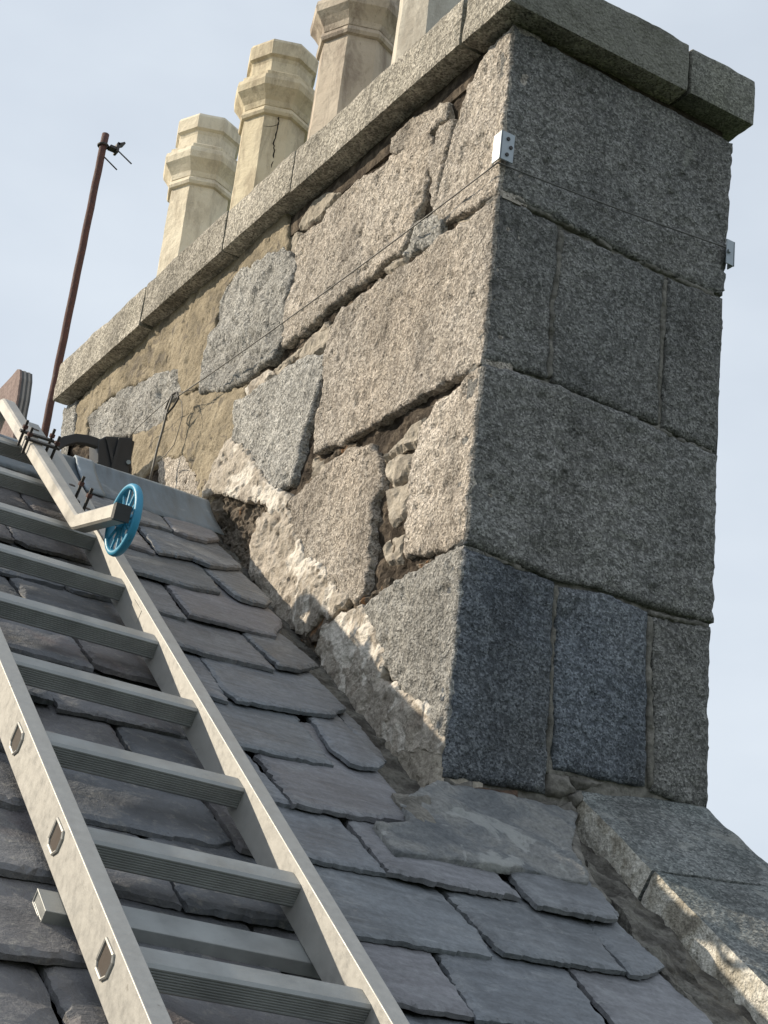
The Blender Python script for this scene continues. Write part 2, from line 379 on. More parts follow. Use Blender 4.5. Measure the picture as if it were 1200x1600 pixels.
M['alu_rung'] = metal_mat('grey ladder rung aluminium', (0.31, 0.32, 0.315), 0.5, 0.3, 0.2, dirt=(60, 0.66, (0.12, 0.115, 0.11), 0.6))
M['tube'] = metal_mat('pale painted square tube', (0.44, 0.42, 0.38), 0.5, 0.15, 0.2, dirt=(25, 0.68, (0.25, 0.23, 0.20), 0.7))
M['zinc'] = metal_mat('blue grey lead sheet', (0.165, 0.205, 0.242), 0.5, 0.15, 0.30, 0.001, 22, stretch=(3.0, 0.5, 0.5), dirt=(16, 0.60, (0.31, 0.345, 0.37), 0.6))
M['zinc_pale'] = metal_mat('paler lead lap', (0.25, 0.295, 0.335), 0.5, 0.15, 0.25, 0.001, 12)
M['galv'] = metal_mat('galvanised steel', (0.36, 0.40, 0.43), 0.5, 0.4, 0.15)
M['rust'] = metal_mat('rusty steel pole', (0.095, 0.045, 0.038), 0.8, 0.1, 0.4, 0.003, 40, dirt=(60, 0.60, (0.17, 0.11, 0.095), 0.7))
M['dark_steel'] = metal_mat('dark steel', (0.055, 0.052, 0.05), 0.55, 0.5, 0.3)
M['wire'] = metal_mat('grey wire', (0.14, 0.135, 0.125), 0.55, 0.4, 0.2)
M['black'] = metal_mat('black plastic', (0.022, 0.023, 0.025), 0.45, 0.0, 0.3)
M['blue'] = metal_mat('bright blue plastic', (0.035, 0.27, 0.44), 0.45, 0.0, 0.2, dirt=(24, 0.58, (0.035, 0.12, 0.17), 0.7))
M['dark_hole'] = metal_mat('dark inside of rung', (0.06, 0.045, 0.035), 0.8, 0.0, 0.3)

def pot_mat(name, a, bcol, dirtc, amount):
    m, t, b = mat(name, 0.75, spec=0.3); n = NT(t)
    big = n.noise(5, 6, 0.6); c = n.ramp(big, [(0.35, a), (0.65, bcol)])
    d = n.noise(9, 7, 0.7, stretch=(1.8, 1.8, 0.5), dist=0.5); c = n.mix(n.ramp(d, [(0.46, 0.0), (0.62, amount)]), c, dirtc)
    sp = n.noise(70, 3, 0.7); c = n.mix(n.ramp(sp, [(0.66, 0.0), (0.72, 0.5)]), c, dirtc)
    n.link(c, b.inputs['Base Color']); n.bump(b, [(n.noise(30, 5, 0.6), 0.004), (n.noise(140, 4, 0.7), 0.0012)])
    return m
M['pot_cream'] = pot_mat('cream fireclay', (0.70, 0.62, 0.475), (0.78, 0.71, 0.57), (0.38, 0.32, 0.24), 0.6)
M['pot_yellow'] = pot_mat('yellow fireclay', (0.62, 0.53, 0.37), (0.70, 0.62, 0.455), (0.30, 0.24, 0.165), 0.65)
M['pot_dirty'] = pot_mat('sooty fireclay', (0.47, 0.40, 0.32), (0.56, 0.49, 0.40), (0.22, 0.175, 0.14), 0.8)
M['pot_grey'] = pot_mat('greyish fireclay', (0.50, 0.46, 0.39), (0.60, 0.56, 0.48), (0.30, 0.26, 0.21), 0.6)
M['soot'] = earthy('sooty flue', [(0.3, (0.012, 0.011, 0.01)), (0.7, (0.03, 0.027, 0.024))], 20, 0.003)

# ------------------------------------------------------------------ the ground and the house below
def flat(name, pts, m, kind='structure'):
    mb = MB(); mb.add(pts, [tuple(range(len(pts)))]); return mb.build(name, m, kind=kind)
M['grass'] = earthy('garden grass', [(0.3, (0.035, 0.055, 0.02)), (0.6, (0.06, 0.085, 0.03)), (0.8, (0.09, 0.10, 0.045))], 0.6, 0.02, fine=30)
flat('ground', [(-900, -900, -6.5), (900, -900, -6.5), (900, 900, -6.5), (-900, 900, -6.5)], M['grass'])
VR = 1.42                                    # ridge, measured up the slope
ridge = rp3(0, VR, 0)
house = thing('granite_house', 'granite gable wall below the chimney and under the sloping coping stones', 'house wall', (0.45, 1.1, -6.5))
def prism(mb, x0, x1, prof):
    n = len(prof); v = [(x0, a, b) for a, b in prof]+[(x1, a, b) for a, b in prof]
    mb.add(v, [tuple(range(n))[::-1], tuple(range(n, 2*n))]+[(i, (i+1) % n, n+(i+1) % n, n+i) for i in range(n)])
    return mb
ey = -3.2; ez = ey*math.tan(PITCH)-0.09
by = 2*ridge[1]-ey
prism(MB(), 0.315, 0.605, [(ey, -6.5), (by, -6.5), (by, ez), (ridge[1], ridge[2]-0.09), (ey, ez)]).build('gable_wall', M['granite_shade'], house)
prism(MB(), -4.6, 0.315, [(ey+0.25, -6.5), (ey+0.55, -6.5), (ey+0.55, ez+0.1), (ey+0.25, ez-0.1)]).build('front_wall', M['granite_grey'], house)

# ------------------------------------------------------------------ slate roof
rf = thing('slate_roof', 'steep roof of blue grey and brown slates rising beside the chimney', 'roof', tuple(rp3(-0.5, -1.5, -0.05)))
def roof_sheet(name, x0, x1, v0, v1, o, m, **k):
    mb = MB(); a = [rp3(x0, v0, o), rp3(x1, v0, o), rp3(x1, v1, o), rp3(x0, v1, o)]
    b = [p-RN*0.03 for p in a]; mb.add(a+b, [(0, 1, 2, 3), (7, 6, 5, 4), (0, 4, 5, 1), (1, 5, 6, 2), (2, 6, 7, 3), (3, 7, 4, 0)])
    return mb.build(name, m, rf, **k)
roof_sheet('roof_deck', -4.6, 0.31, -3.6, VR-0.005, -0.040, M['core'])
slab(MB(), F_ROOF, [(-0.10, -0.02), (0.03, -0.02), (0.03, 1.40), (-0.10, 1.40)], base=-0.018, depth=0.03, res=0.009, amp=0.014, ns=0.035, edge=0.01, drop=0.0, jag=0.004, seed=77, octaves=5).build('valley_shade_mortar', M['rubble_dark'], rf)  # dark strip painted as the shadow gap between slates and wall
def mirror(p): return np.array([p[0], 2*ridge[1]-p[1], p[2]])
mb = MB(); a = [mirror(rp3(x, v, 0.01)) for x, v in ((-4.6, -3.6), (-4.6, VR), (0.31, VR), (0.31, -3.6))]
mb.add(a, [(0, 1, 2, 3)]); mb.build('back_slope', M['slate_old'], rf)

rs = random.Random(5)
CNT = [0]
def make_slate(poly, old=False, t=0.0105, jag=0.0035, lift=0.0, res=0.0072, lab=None, tailv=None, Lr=0.195):
    CNT[0] += 1; s = CNT[0]
    P = np.array(poly); vt = P[:, 1].min() if tailv is None else tailv
    warp = rs.uniform(-0.002, 0.002)
    def hf(Q):
        return t*(2.42-1.25*np.clip((Q[:, 1]-vt)/Lr, -0.2, 1.5))+lift+0.0025+warp*np.sin(Q[:, 0]*14+s)
    mb = slab(MB(), F_ROOF, poly, depth=t, res=res, amp=0.0022, ns=0.06, edge=0.006, drop=t*0.34, jag=jag*2.1, seed=s, jns=0.0085, hfun=hf, terrace=2)
    o = mb.build('slate', M['slate_old'] if old else M['slate'], rf, smooth=False, label=lab)
    return o
def traced(tail, head, old=False, ext=0.12, leftx=None, **k):
    """tail: pixels left to right along the lower edge; head: pixels of the visible upper corners, left then right
    (more may be given between tail end and head right through 'right')"""
    right = k.pop('right', []); lft = k.pop('lft', [])
    T = roof(tail); H = roof(head); Rr = roof(right); Lf = roof(lft)
    poly = list(T)+list(Rr)+[H[1], (H[1][0], H[1][1]+ext), (H[0][0], H[0][1]+ext), H[0]]+list(Lf)
    if leftx is not None:
        tv = T[0][1]; hv = H[0][1]
        poly = [(leftx, tv)]+list(T)+list(Rr)+[H[1], (H[1][0], H[1][1]+ext), (leftx, hv+ext)]
    return make_slate(poly, old, tailv=float(np.mean([p[1] for p in T])), **k)
JX = -0.47
traced([(205,818),(252,829),(268,835)], [(222,793),(250,800)], leftx=JX)
traced([(270,836),(295,846),(320,851),(342,845)], [(251,800),(322,812)], lab='slate with a pale flaked tail just below the lead ridge')
traced([(205,857),(242,870)], [(214,832),(218,834)], leftx=JX)
traced([(246,869),(300,879),(325,891),(352,893),(378,889)], [(221,827),(343,846)])
traced([(210,898),(258,913),(300,925),(345,931)], [(195,858),(322,893)], leftx=JX)
traced([(370,941),(395,949),(415,951),(423,944)], [(326,896),(381,893)], right=[(416,932)], lift=0.002, lab='small pale weathered slate at the wall')
traced([(253,962),(290,973)], [(218,908),(259,914)], leftx=JX)
traced([(293,969),(345,981),(400,995),(429,1001),(430,992),(440,982)], [(262,915),(425,950)], right=[(440,970)])
traced([(290,1018),(320,1028),(380,1040),(429,1052)], [(262,970),(388,1000)], leftx=JX)
traced([(433,1049),(465,1054),(497,1044)], [(391,1003),(440,985)])
traced([(333,1095),(356,1102)], [(300,1030),(325,1042)], leftx=JX)
traced([(367,1101),(430,1112),(480,1120),(515,1124),(540,1111)], [(326,1045),(495,1055)], lft=[(344,1083)])
traced([(385,1175),(430,1185),(480,1195),(518,1200)], [(343,1105),(470,1122)], leftx=JX)
traced([(575,1186),(602,1192)], [(532,1110),(562,1128)], lift=-0.003)
traced([(543,1200),(560,1206),(585,1208),(600,1198)], [(491,1130),(541,1126)], lft=[(514,1172)], lift=0.001, lab='small slate with a curved worn edge at the wall')
traced([(453,1268),(500,1275),(550,1285),(600,1290),(642,1290)], [(408,1190),(598,1208)], right=[(621,1243)], leftx=None, ext=0.2, t=0.012, jag=0.006)
traced([(440,1262),(455,1264)], [(405,1200),(410,1205)], leftx=JX, lift=-0.003)
traced([(493,1353),(540,1362),(602,1371)], [(450,1272),(540,1290)], right=[(556,1307)], leftx=JX)
traced([(603,1372),(660,1386),(720,1398),(760,1405),(811,1410)], [(552,1295),(760,1345)], right=[(775,1372)], t=0.012, jag=0.005)
traced([(570,1475),(640,1484),(700,1493),(768,1500)], [(505,1365),(700,1402)], right=[(749,1460)], leftx=JX)
traced([(771,1487),(785,1498),(850,1509),(920,1519),(975,1525)], [(706,1405),(925,1447)], right=[(948,1485)], jag=0.005)
traced([(832,1428),(880,1438),(940,1450),(958,1450),(961,1440)], [(790,1368),(935,1400)], lft=[(812,1402)], t=0.012, lift=0.004, lab='thick short slate tucked under the cement fillet')
traced([(983,1531),(1000,1533),(1037,1517)], [(923,1452),(958,1432)], lab='narrow purple slate at the roof edge')
traced([(632,1580),(680,1590),(738,1596)], [(575,1482),(680,1495)], leftx=JX)
traced([(742,1603),(850,1617),(960,1630)], [(686,1495),(893,1520)], right=[])
traced([(967,1622),(1060,1635),(1140,1642)], [(898,1524),(1038,1520)], right=[(1110,1598)])
# courses hidden by or left of the ladder, then below the frame: laid out on the slope itself
tv_list = [1.095, 0.912, 0.700, 0.492, 0.292, 0.100, -0.100, -0.298, -0.475, -0.667, -0.85, -1.04, -1.22]
first = [[-.66], [-.585, -.80], [-.67], [-.607, -.86], [-.72], [-.645, -.9], [-.757], [-.655, -.93], [-.558, -.86], [-.705, -.98], [-.60, -.84], [-.927], [-.7]]
for ci, (tv, fj) in enumerate(zip(tv_list, first)):
    x = JX; js = list(fj)
    x2 = js[-1]
    while x2 > -1.75:
        x2 -= rs.uniform(0.17, 0.33); js.append(x2)
    for j in js:
        tl = tv-0.05*(abs(j)-0.6)*1.0; tr = tv-0.05*(abs(x)-0.6)*1.0
        top = tv+0.195+0.055
        g = 0.0025
        cl = rs.choice([0, 0, 0.012, 0.02]); cr = rs.choice([0, 0, 0.01, 0.025])
        d1 = rs.uniform(-.008, .008); d2 = rs.uniform(-.008, .008)
        poly = [(j+g, tl+cl+d1), (j+g+cl+0.001, tl+d1), ((j+x)/2, (tl+tr)/2+rs.uniform(-.006, .004)), (x-g-cr-0.001, tr+d2), (x-g, tr+cr+d2), (x-g, top), (j+g, top)]
        make_slate(poly, old=True, t=rs.uniform(0.010, 0.014), jag=0.004, res=0.010 if j > -1.15 else 0.03, tailv=(tl+tr)/2)
        x = j
for tv in (-1.04, -1.22):                     # below the frame on the right
    x = JX
    while x < 0.15:
        x2 = min(0.17, x+rs.uniform(0.2, 0.3))
        make_slate([(x+.003, tv), (x2-.003, tv+.005), (x2-.003, tv+.25), (x+.003, tv+.25)], res=0.03, tailv=tv); x = x2

# lead along the ridge, with a lapped joint
def sheetstrip(prof, x0, x1, th, seed, nx=40, wob=0.003):
    mb = MB(); n = len(prof); vs = []
    for s in (0, 1):
        for i in range(nx+1):
            x = x0+(x1-x0)*i/nx
            for k, (v, o) in enumerate(prof):
                wv = wob*float(noise(np.array([[x*6, v*9, seed+k*.4]]), seed)[0])
                vs.append(rp3(x, v, o+wv-(th if s else 0)))
    f = []; m = (nx+1)*n
    for i in range(nx):
        for k in range(n-1):
            a = i*n+k; f.append((a, a+n, a+n+1, a+1)); f.append((m+a, m+a+1, m+a+n+1, m+a+n))
        f.append((i*n, m+i*n, m+(i+1)*n, (i+1)*n)); f.append((i*n+n-1, (i+1)*n+n-1, m+(i+1)*n+n-1, m+i*n+n-1))
    for i in (0, nx):
        for k in range(n-1):
            a = i*n+k; f.append((a, a+1, m+a+1, m+a) if i == 0 else (a, m+a, m+a+1, a+1))
    return mb.add(vs, f)
rt = VR
prof = [(1.265, 0.021), (1.30, 0.023), (1.35, 0.028), (1.395, 0.035), (1.415, 0.041), (1.430, 0.048), (1.448, 0.048), (1.462, 0.030), (1.49, -0.03)]
sheetstrip(prof, -2.2, -0.385, 0.003, 1).build('ridge_lead', M['zinc'], rf, smooth=True)
sheetstrip([(v-0.004, o+0.008) for v, o in prof], -0.395, -0.348, 0.006, 2, 6, 0.001).build('lap_strip', M['zinc_pale'], rf, smooth=True)
sheetstrip([(v+0.012, o) for v, o in prof], -0.38, -0.032, 0.003, 3, 24).build('ridge_lead', M['zinc'], rf, smooth=True)

# ------------------------------------------------------------------ chimney stack
ch = thing('chimney_stack', 'tall rough granite chimney stack, long side sunlit and short side in shade', 'chimney', (0.3, 1.2, 0.0))
mb = MB(); O3 = np.array([0.335, 1.28, 0.35])
mb.box(O3, (X, Y, Z), (0.45, 2.30, 2.52)).build('core', M['core'], ch)
# rough mortar surface that shows in the open joints
slab(MB(), F_LEFT, [(0.012, -0.12), (2.46, 1.2), (2.46, 1.64), (0.012, 1.64)], base=-0.022, depth=0.05, res=0.009, amp=0.020, ns=0.03, edge=0.02, drop=0.0, jag=0.0, seed=401).build('joint_mortar', M['core'], ch)
slab(MB(), F_FRONT, [(0.006, -0.15), (0.604, -0.15), (0.604, 1.64), (0.006, 1.64)], base=-0.013, depth=0.04, res=0.009, amp=0.009, ns=0.03, edge=0.01, drop=0.0, jag=0.0, seed=402).build('joint_mortar', M['grey_mortar'], ch)
# grey pointing behind the top and middle of the long side
FR = dict(res=0.008, amp=0.004, ns=0.06, edge=0.009, drop=0.006, jag=0.0045, jns=0.018, grow=0.001, depth=0.05)
LR = dict(res=0.0062, amp=0.007, ns=0.05, edge=0.006, drop=0.006, jag=0.014, jns=0.026, grow=0.006, depth=0.075, octaves=6)
FINE[0] = 0.0036
def block(name, m, leftpoly=None, frontpoly=None, seed=1, label=None, lk={}, fk={}, smooth=True):
    mb = MB()
    if leftpoly:
        lp = left(leftpoly); slab(mb, F_LEFT, lp, seed=seed, clampu=(0.0035 if frontpoly else None), **{**LR, **lk})
    if frontpoly:
        slab(mb, F_FRONT, front(frontpoly), seed=seed+50, clampu=0.0035, **{**FR, **fk})
    return mb.build(name, m, ch, smooth=smooth, label=label)
# corner blocks: their long side is traced on one face, their short side on the other
def two(lp, fp, ml, mf, seed, lab=None, lk={}, fk={}):
    """one corner stone: one mesh, the same rock coloured lighter for sun and darker for shade"""
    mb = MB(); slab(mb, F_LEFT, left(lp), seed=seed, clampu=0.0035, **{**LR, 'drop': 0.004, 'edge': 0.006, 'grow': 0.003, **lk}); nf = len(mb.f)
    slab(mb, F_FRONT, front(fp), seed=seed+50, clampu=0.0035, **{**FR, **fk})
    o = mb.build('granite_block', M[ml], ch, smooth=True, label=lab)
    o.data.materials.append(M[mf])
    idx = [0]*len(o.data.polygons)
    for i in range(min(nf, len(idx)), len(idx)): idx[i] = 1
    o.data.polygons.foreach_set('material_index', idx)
    return o
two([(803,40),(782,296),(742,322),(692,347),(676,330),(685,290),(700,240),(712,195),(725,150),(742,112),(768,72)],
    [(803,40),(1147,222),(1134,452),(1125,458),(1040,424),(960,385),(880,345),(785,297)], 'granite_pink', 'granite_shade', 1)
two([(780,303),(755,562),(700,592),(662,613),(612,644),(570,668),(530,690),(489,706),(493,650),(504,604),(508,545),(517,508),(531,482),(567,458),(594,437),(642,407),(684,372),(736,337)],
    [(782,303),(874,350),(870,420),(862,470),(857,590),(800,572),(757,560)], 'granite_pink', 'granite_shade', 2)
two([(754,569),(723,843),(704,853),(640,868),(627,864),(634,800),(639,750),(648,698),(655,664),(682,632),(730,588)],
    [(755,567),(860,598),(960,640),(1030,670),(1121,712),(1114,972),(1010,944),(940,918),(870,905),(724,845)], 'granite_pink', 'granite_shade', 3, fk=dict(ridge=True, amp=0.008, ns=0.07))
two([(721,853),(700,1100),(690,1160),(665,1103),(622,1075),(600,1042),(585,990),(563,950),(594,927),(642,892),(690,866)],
    [(723,851),(790,878),(868,910),(862,1060),(856,1150),(853,1238),(780,1225),(690,1212)], 'granite_grey', 'granite_blue_shade', 4)
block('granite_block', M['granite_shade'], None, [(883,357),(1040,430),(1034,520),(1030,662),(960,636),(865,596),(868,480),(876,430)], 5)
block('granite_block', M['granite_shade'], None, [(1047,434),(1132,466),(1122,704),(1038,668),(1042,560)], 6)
block('granite_block', M['granite_blue_shade'], None, [(875,917),(950,927),(1013,957),(1012,1100),(1010,1228),(930,1213),(868,1200),(868,1080)], 7)
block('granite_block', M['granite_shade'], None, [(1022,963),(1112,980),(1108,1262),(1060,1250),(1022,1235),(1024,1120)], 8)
# stones of the long side only
block('granite_block', M['granite_pink'], [(509,323),(526,312),(552,287),(594,262),(612,240),(640,218),(667,207),(672,245),(656,317),(644,342),(629,383),(592,416),(567,435),(533,460),(508,480),(470,515),(440,536),(446,475),(462,417),(460,388),(470,368),(500,348)], None, 10)
block('granite_block', M['granite_grey'], [(354,442),(376,420),(437,390),(459,408),(444,475),(437,535),(425,556),(383,590),(346,608),(312,612),(317,558),(337,500)], None, 11, 'blue grey rough granite block beside the yellow render', lk=dict(amp=0.016, ns=0.06))
block('granite_block', M['granite_grey'], [(362,690),(365,628),(383,618),(417,597),(454,570),(483,556),(500,555),(502,578),(495,606),(482,650),(470,683),(461,727),(453,752),(425,767),(405,738),(385,705)], None, 12)
block('granite_block', M['granite_pink'], [(545,700),(576,698),(590,723),(592,761),(580,787),(575,838),(571,889),(571,915),(553,938),(521,925),(504,892),(470,862),(449,800),(452,783),(470,761),(510,728)], None, 13)
block('granite_block', M['granite_pink'], [(611,236),(612,214),(640,185),(694,158),(692,183),(665,205),(624,238)], None, 14, 'small flat granite stone high under the cap')
block('granite_block', M['granite_pink'], [(685,192),(706,187),(701,215),(692,245),(684,282),(680,322),(671,328),(673,282),(664,250),(676,225)], None, 15, lk=dict(drop=0.02))
block('granite_block', M['granite_grey'], [(675,331),(688,345),(682,368),(650,393),(629,398),(645,352)], None, 16, lk=dict(amp=0.02, ns=0.04))
block('granite_block', M['granite_grey'], [(135,652),(146,638),(187,612),(220,595),(247,583),(275,580),(278,612),(256,633),(256,652),(227,672),(203,677),(138,690)], None, 17, 'dark grey granite block surrounded by yellow render', lk=dict(amp=0.018, ns=0.06, edge=0.008, base=-0.003))
block('granite_block', M['granite_grey'], [(98,640),(117,628),(112,682),(94,700)], None, 18)
block('granite_block', M['granite_pink'], [(240,722),(262,712),(285,712),(300,735),(308,790),(245,770)], None, 19, 'rounded brown stone low in the yellow render', lk=dict(base=-0.01))
# render patches
RK_ = dict(res=0.0075, amp=0.011, ns=0.13, edge=0.005, drop=0.004, jag=0.018, depth=0.07, octaves=6, jns=0.04, grow=0.008)
block('render_patch', M['render'], [(116,634),(176,566),(270,480),(350,405),(444,325),(446,345),(440,391),(378,418),(354,440),(336,500),(316,556),(311,600),(290,612),(279,610),(277,577),(247,580),(220,592),(187,609),(143,638),(132,652),(130,690),(113,690)], None, 30, lk={**RK_, 'base': -0.004})
block('render_patch', M['render'], [(279,612),(300,608),(312,615),(346,611),(378,606),(372,640),(361,690),(345,735),(322,790),(305,800),(303,740),(286,709),(262,709),(238,722),(200,760),(203,679),(229,675),(258,655),(258,635)], None, 31, lk={**RK_, 'base': -0.007})
PKJ = dict(res=0.006, amp=0.008, ns=0.02, edge=0.006, drop=0.006, jag=0.012, jns=0.02, grow=0.0, depth=0.05)
# surviving ridges of pointing
def along(path, w_):
    up = [(x-w_, y) for x, y in path]; dn = [(x+w_, y) for x, y in path][::-1]; return up+dn
for i, (pth, w_, b) in enumerate([([(880,358),(876,420),(868,480),(864,540),(861,588)], 4.5, -0.003), ([(1044,434),(1041,500),(1036,560),(1034,660)], 4.5, -0.006),
        ([(871,916),(868,1000),(866,1080),(861,1150),(858,1205)], 4, -0.003), ([(1018,962),(1017,1040),(1020,1130),(1021,1228)], 4.5, -0.002)]):
    block('pointing', M['grey_mortar'], None, along(pth, w_), 380+i, fk=dict(res=0.005, amp=0.004, ns=0.02, edge=0.005, drop=0.005, jag=0.007, jns=0.02, base=b, depth=0.03))
def band(path, h_): return [(x, y-h_) for x, y in path]+[(x, y+h_) for x, y in path][::-1]
for i, (pth, h_, b) in enumerate([([(800,306),(850,330),(905,356),(960,385)], 3, -0.002), ([(1000,404),(1060,430),(1120,460)], 4, -0.003),
        ([(800,580),(865,602),(930,628)], 3, -0.003), ([(985,650),(1050,678),(1115,706)], 3, -0.003), ([(760,864),(830,892)], 3, -0.002), ([(1020,958),(1108,976)], 3, -0.001)]):
    block('pointing', M['grey_mortar'], None, band(pth, h_), 386+i, fk=dict(res=0.005, amp=0.004, ns=0.02, edge=0.005, drop=0.005, jag=0.008, jns=0.02, base=b, depth=0.03))
for i, (pth, h_, b) in enumerate([([(596,420),(640,392),(690,366)], 4, -0.010), ([(378,606),(430,570),(470,535),(505,500)], 5, -0.014), ([(495,722),(520,700),(545,692)], 6, -0.014),
        ([(640,650),(700,605),(748,574)], 4, -0.016), ([(640,885),(690,862),(720,848)], 4, -0.012), ([(700,340),(745,318),(778,302)], 4, -0.008), ([(600,905),(575,928),(545,945)], 6, -0.008)]):
    block('pointing', M['pin' if i % 2 else 'rubble'], band(pth, h_), None, 392+i, lk={**PKJ, 'base': b}, smooth=False)
# little pinning stones in the joints
PK = dict(res=0.006, amp=0.006, ns=0.03, edge=0.012, drop=0.012, jag=0.002, depth=0.05)
pins = [([(657,653),(652,683),(648,690),(631,695),(614,704),(594,716),(597,708),(622,685),(641,664)], -0.004, 'pin'),
        ([(614,711),(637,709),(636,726),(624,743),(609,756),(597,745),(594,732),(600,720)], -0.006, 'pin'),
        ([(596,764),(635,752),(635,771),(626,799),(607,820),(599,790)], -0.006, 'pin'),
        ([(597,841),(624,830),(622,850),(614,876),(597,878),(589,865),(587,856)], -0.012, 'pin'),
        ([(512,504),(508,533),(483,554),(456,566),(463,546),(487,517)], -0.008, 'pin'),
        ([(379,608),(384,620),(408,603),(421,583),(411,578),(392,592)], -0.004, 'white_mortar'),
        ([(421,580),(440,556),(449,547),(440,572),(426,586)], -0.012, 'pin'),
        ([(471,329),(483,312),(512,294),(524,300),(508,319),(496,333),(477,349),(460,353)], -0.008, 'pin'),
        ([(528,296),(560,268),(590,245),(608,232),(605,246),(570,268),(540,300)], -0.022, 'pin_dark'),
        ([(595,420),(612,405),(632,398),(628,408),(606,424)], -0.004, 'pin'),
        ([(486,712),(500,722),(506,734),(490,745),(478,740),(480,722)], -0.010, 'pin'),
        ([(445,345),(456,352),(461,385),(452,402),(443,388)], -0.018, 'pin'),
        ([(708,125),(728,108),(732,140),(722,160),(704,158)], -0.03, 'pin_dark'),
        ([(700,160),(722,162),(712,185),(698,183)], -0.03, 'pin_dark'),
        ([(575,692),(592,676),(604,690),(594,706)], -0.035, 'pin_dark'),
        ([(608,795),(628,800),(624,826),(603,836)], -0.028, 'rubble'),
        ([(598,882),(622,878),(640,872),(620,888),(602,905)], -0.030, 'rubble'),
        ([(700,345),(735,325),(742,336),(712,352)], -0.014, 'pin')]
for i, (pp, b, m) in enumerate(pins):
    block('pinning_stone', M[m], pp, None, 60+i, lk={**PK, 'base': b}, smooth=False)
# crumbling mortar and rubble along the foot of the long side
GK = dict(res=0.0058, amp=0.0075, ns=0.05, edge=0.006, drop=0.004, jag=0.020, jns=0.022, grow=0.008, depth=0.09, ridge=True, octaves=6)
slab(MB(), F_LEFT, left([(300,742),(330,752),(425,780),(470,880),(545,960),(600,1080),(690,1140),(688,1225),(660,1262),(622,1262),(535,1180),(415,1010),(318,860),(300,820)]), base=-0.022, seed=90, **{**GK, 'amp': 0.020, 'ns': 0.03, 'drop': 0.0, 'depth': 0.05, 'grow': 0.0, 'clampu': 0.03}).build('crumbling_mortar', M['rubble'], ch)
gl = [([(355,690),(385,706),(406,740),(424,766),(448,775),(449,786),(424,800),(423,783),(402,778),(376,776),(340,768),(322,772),(330,745)], 0.004, 'white_mortar', 91),
      ([(406,812),(430,796),(449,800),(470,862),(504,892),(521,925),(540,940),(520,962),(502,958),(480,985),(445,974),(416,938),(394,902),(392,850)], 0.002, 'white_mortar', 92),
      ([(455,962),(480,950),(510,955),(512,974),(492,996),(470,991)], -0.006, 'rubble', 93),
      ([(538,965),(563,950),(585,990),(600,1042),(585,1062),(548,1090),(518,1060),(494,1020),(506,985)], 0.000, 'white_mortar', 94),
      ([(540,1050),(590,1060),(622,1078),(665,1105),(690,1160),(688,1172),(650,1172),(600,1176),(566,1150),(534,1110),(520,1070)], 0.000, 'white_mortar', 95),
      ([(600,1168),(650,1174),(688,1174),(685,1228),(672,1240),(650,1250),(612,1226),(588,1192)], -0.001, 'pin', 96)]
for pp, b, m, s in gl:
    mbx = MB(); slab(mbx, F_LEFT, left(pp), seed=s, clampu=0.006, **{**GK, 'base': b})
    mbx.build('broken_mortar', M[m], ch)
# foot of the shaded side: thin pinnings above the cement fillet
FPK = dict(res=0.006, amp=0.006, ns=0.03, edge=0.010, drop=0.010, jag=0.003, depth=0.05)
for i, (pp, b, m) in enumerate([
        ([(690,1214),(742,1222),(745,1246),(700,1243),(684,1236)], 0.000, 'pin_dark'),
        ([(744,1230),(812,1236),(815,1252),(790,1262),(744,1250)], 0.002, 'brick'),
        ([(858,1209),(890,1213),(902,1236),(880,1246),(857,1240)], 0.002, 'pin_dark'),
        ([(894,1212),(945,1222),(925,1232),(903,1232)], 0.000, 'pin_dark'),
        ([(806,1258),(868,1252),(874,1264),(840,1275),(812,1270)], 0.010, 'pin_dark'),
        ([(864,1266),(890,1254),(906,1275),(898,1293),(872,1288)], 0.010, 'pin_dark'),
        ([(892,1243),(908,1236),(912,1252),(900,1262)], 0.008, 'pin_dark')]):
    block('pinning_stone', M[m], None, pp, 120+i, fk={**FPK, 'base': b})
# far right side, seen only from elsewhere: plain coursed blocks
F_RIGHT = (np.array([0.613, 0, 0]), Y, Z, X)
zc = [-0.15, 0.455, 0.838, 1.228, 1.63]
for i in range(4):
    js = [0.006, 0.7+0.2*(i % 2), 1.55-0.2*(i % 2), 2.49]
    for k in range(3):
        slab(MB(), F_RIGHT, [(js[k]+.003, zc[i]+.004), (js[k+1]-.003, zc[i]+.004), (js[k+1]-.003, zc[i+1]-.004), (js[k]+.003, zc[i+1]-.004)],
             res=0.05, amp=0.004, edge=0.012, drop=0.004, jag=0.003, depth=0.07, seed=150+i*3+k).build('granite_block', M['granite_shade'], ch, smooth=True)
F_BACK = (np.array([0, 2.495, 0]), X, Z, Y)
for i in range(4):
    slab(MB(), F_BACK, [(.004, zc[i]+.004), (.608, zc[i]+.004), (.608, zc[i+1]-.004), (.004, zc[i+1]-.004)], res=0.05, amp=0.004, edge=0.012, drop=0.004, jag=0.003, depth=0.07, seed=170+i).build('granite_block', M['granite_shade'], ch, smooth=True)

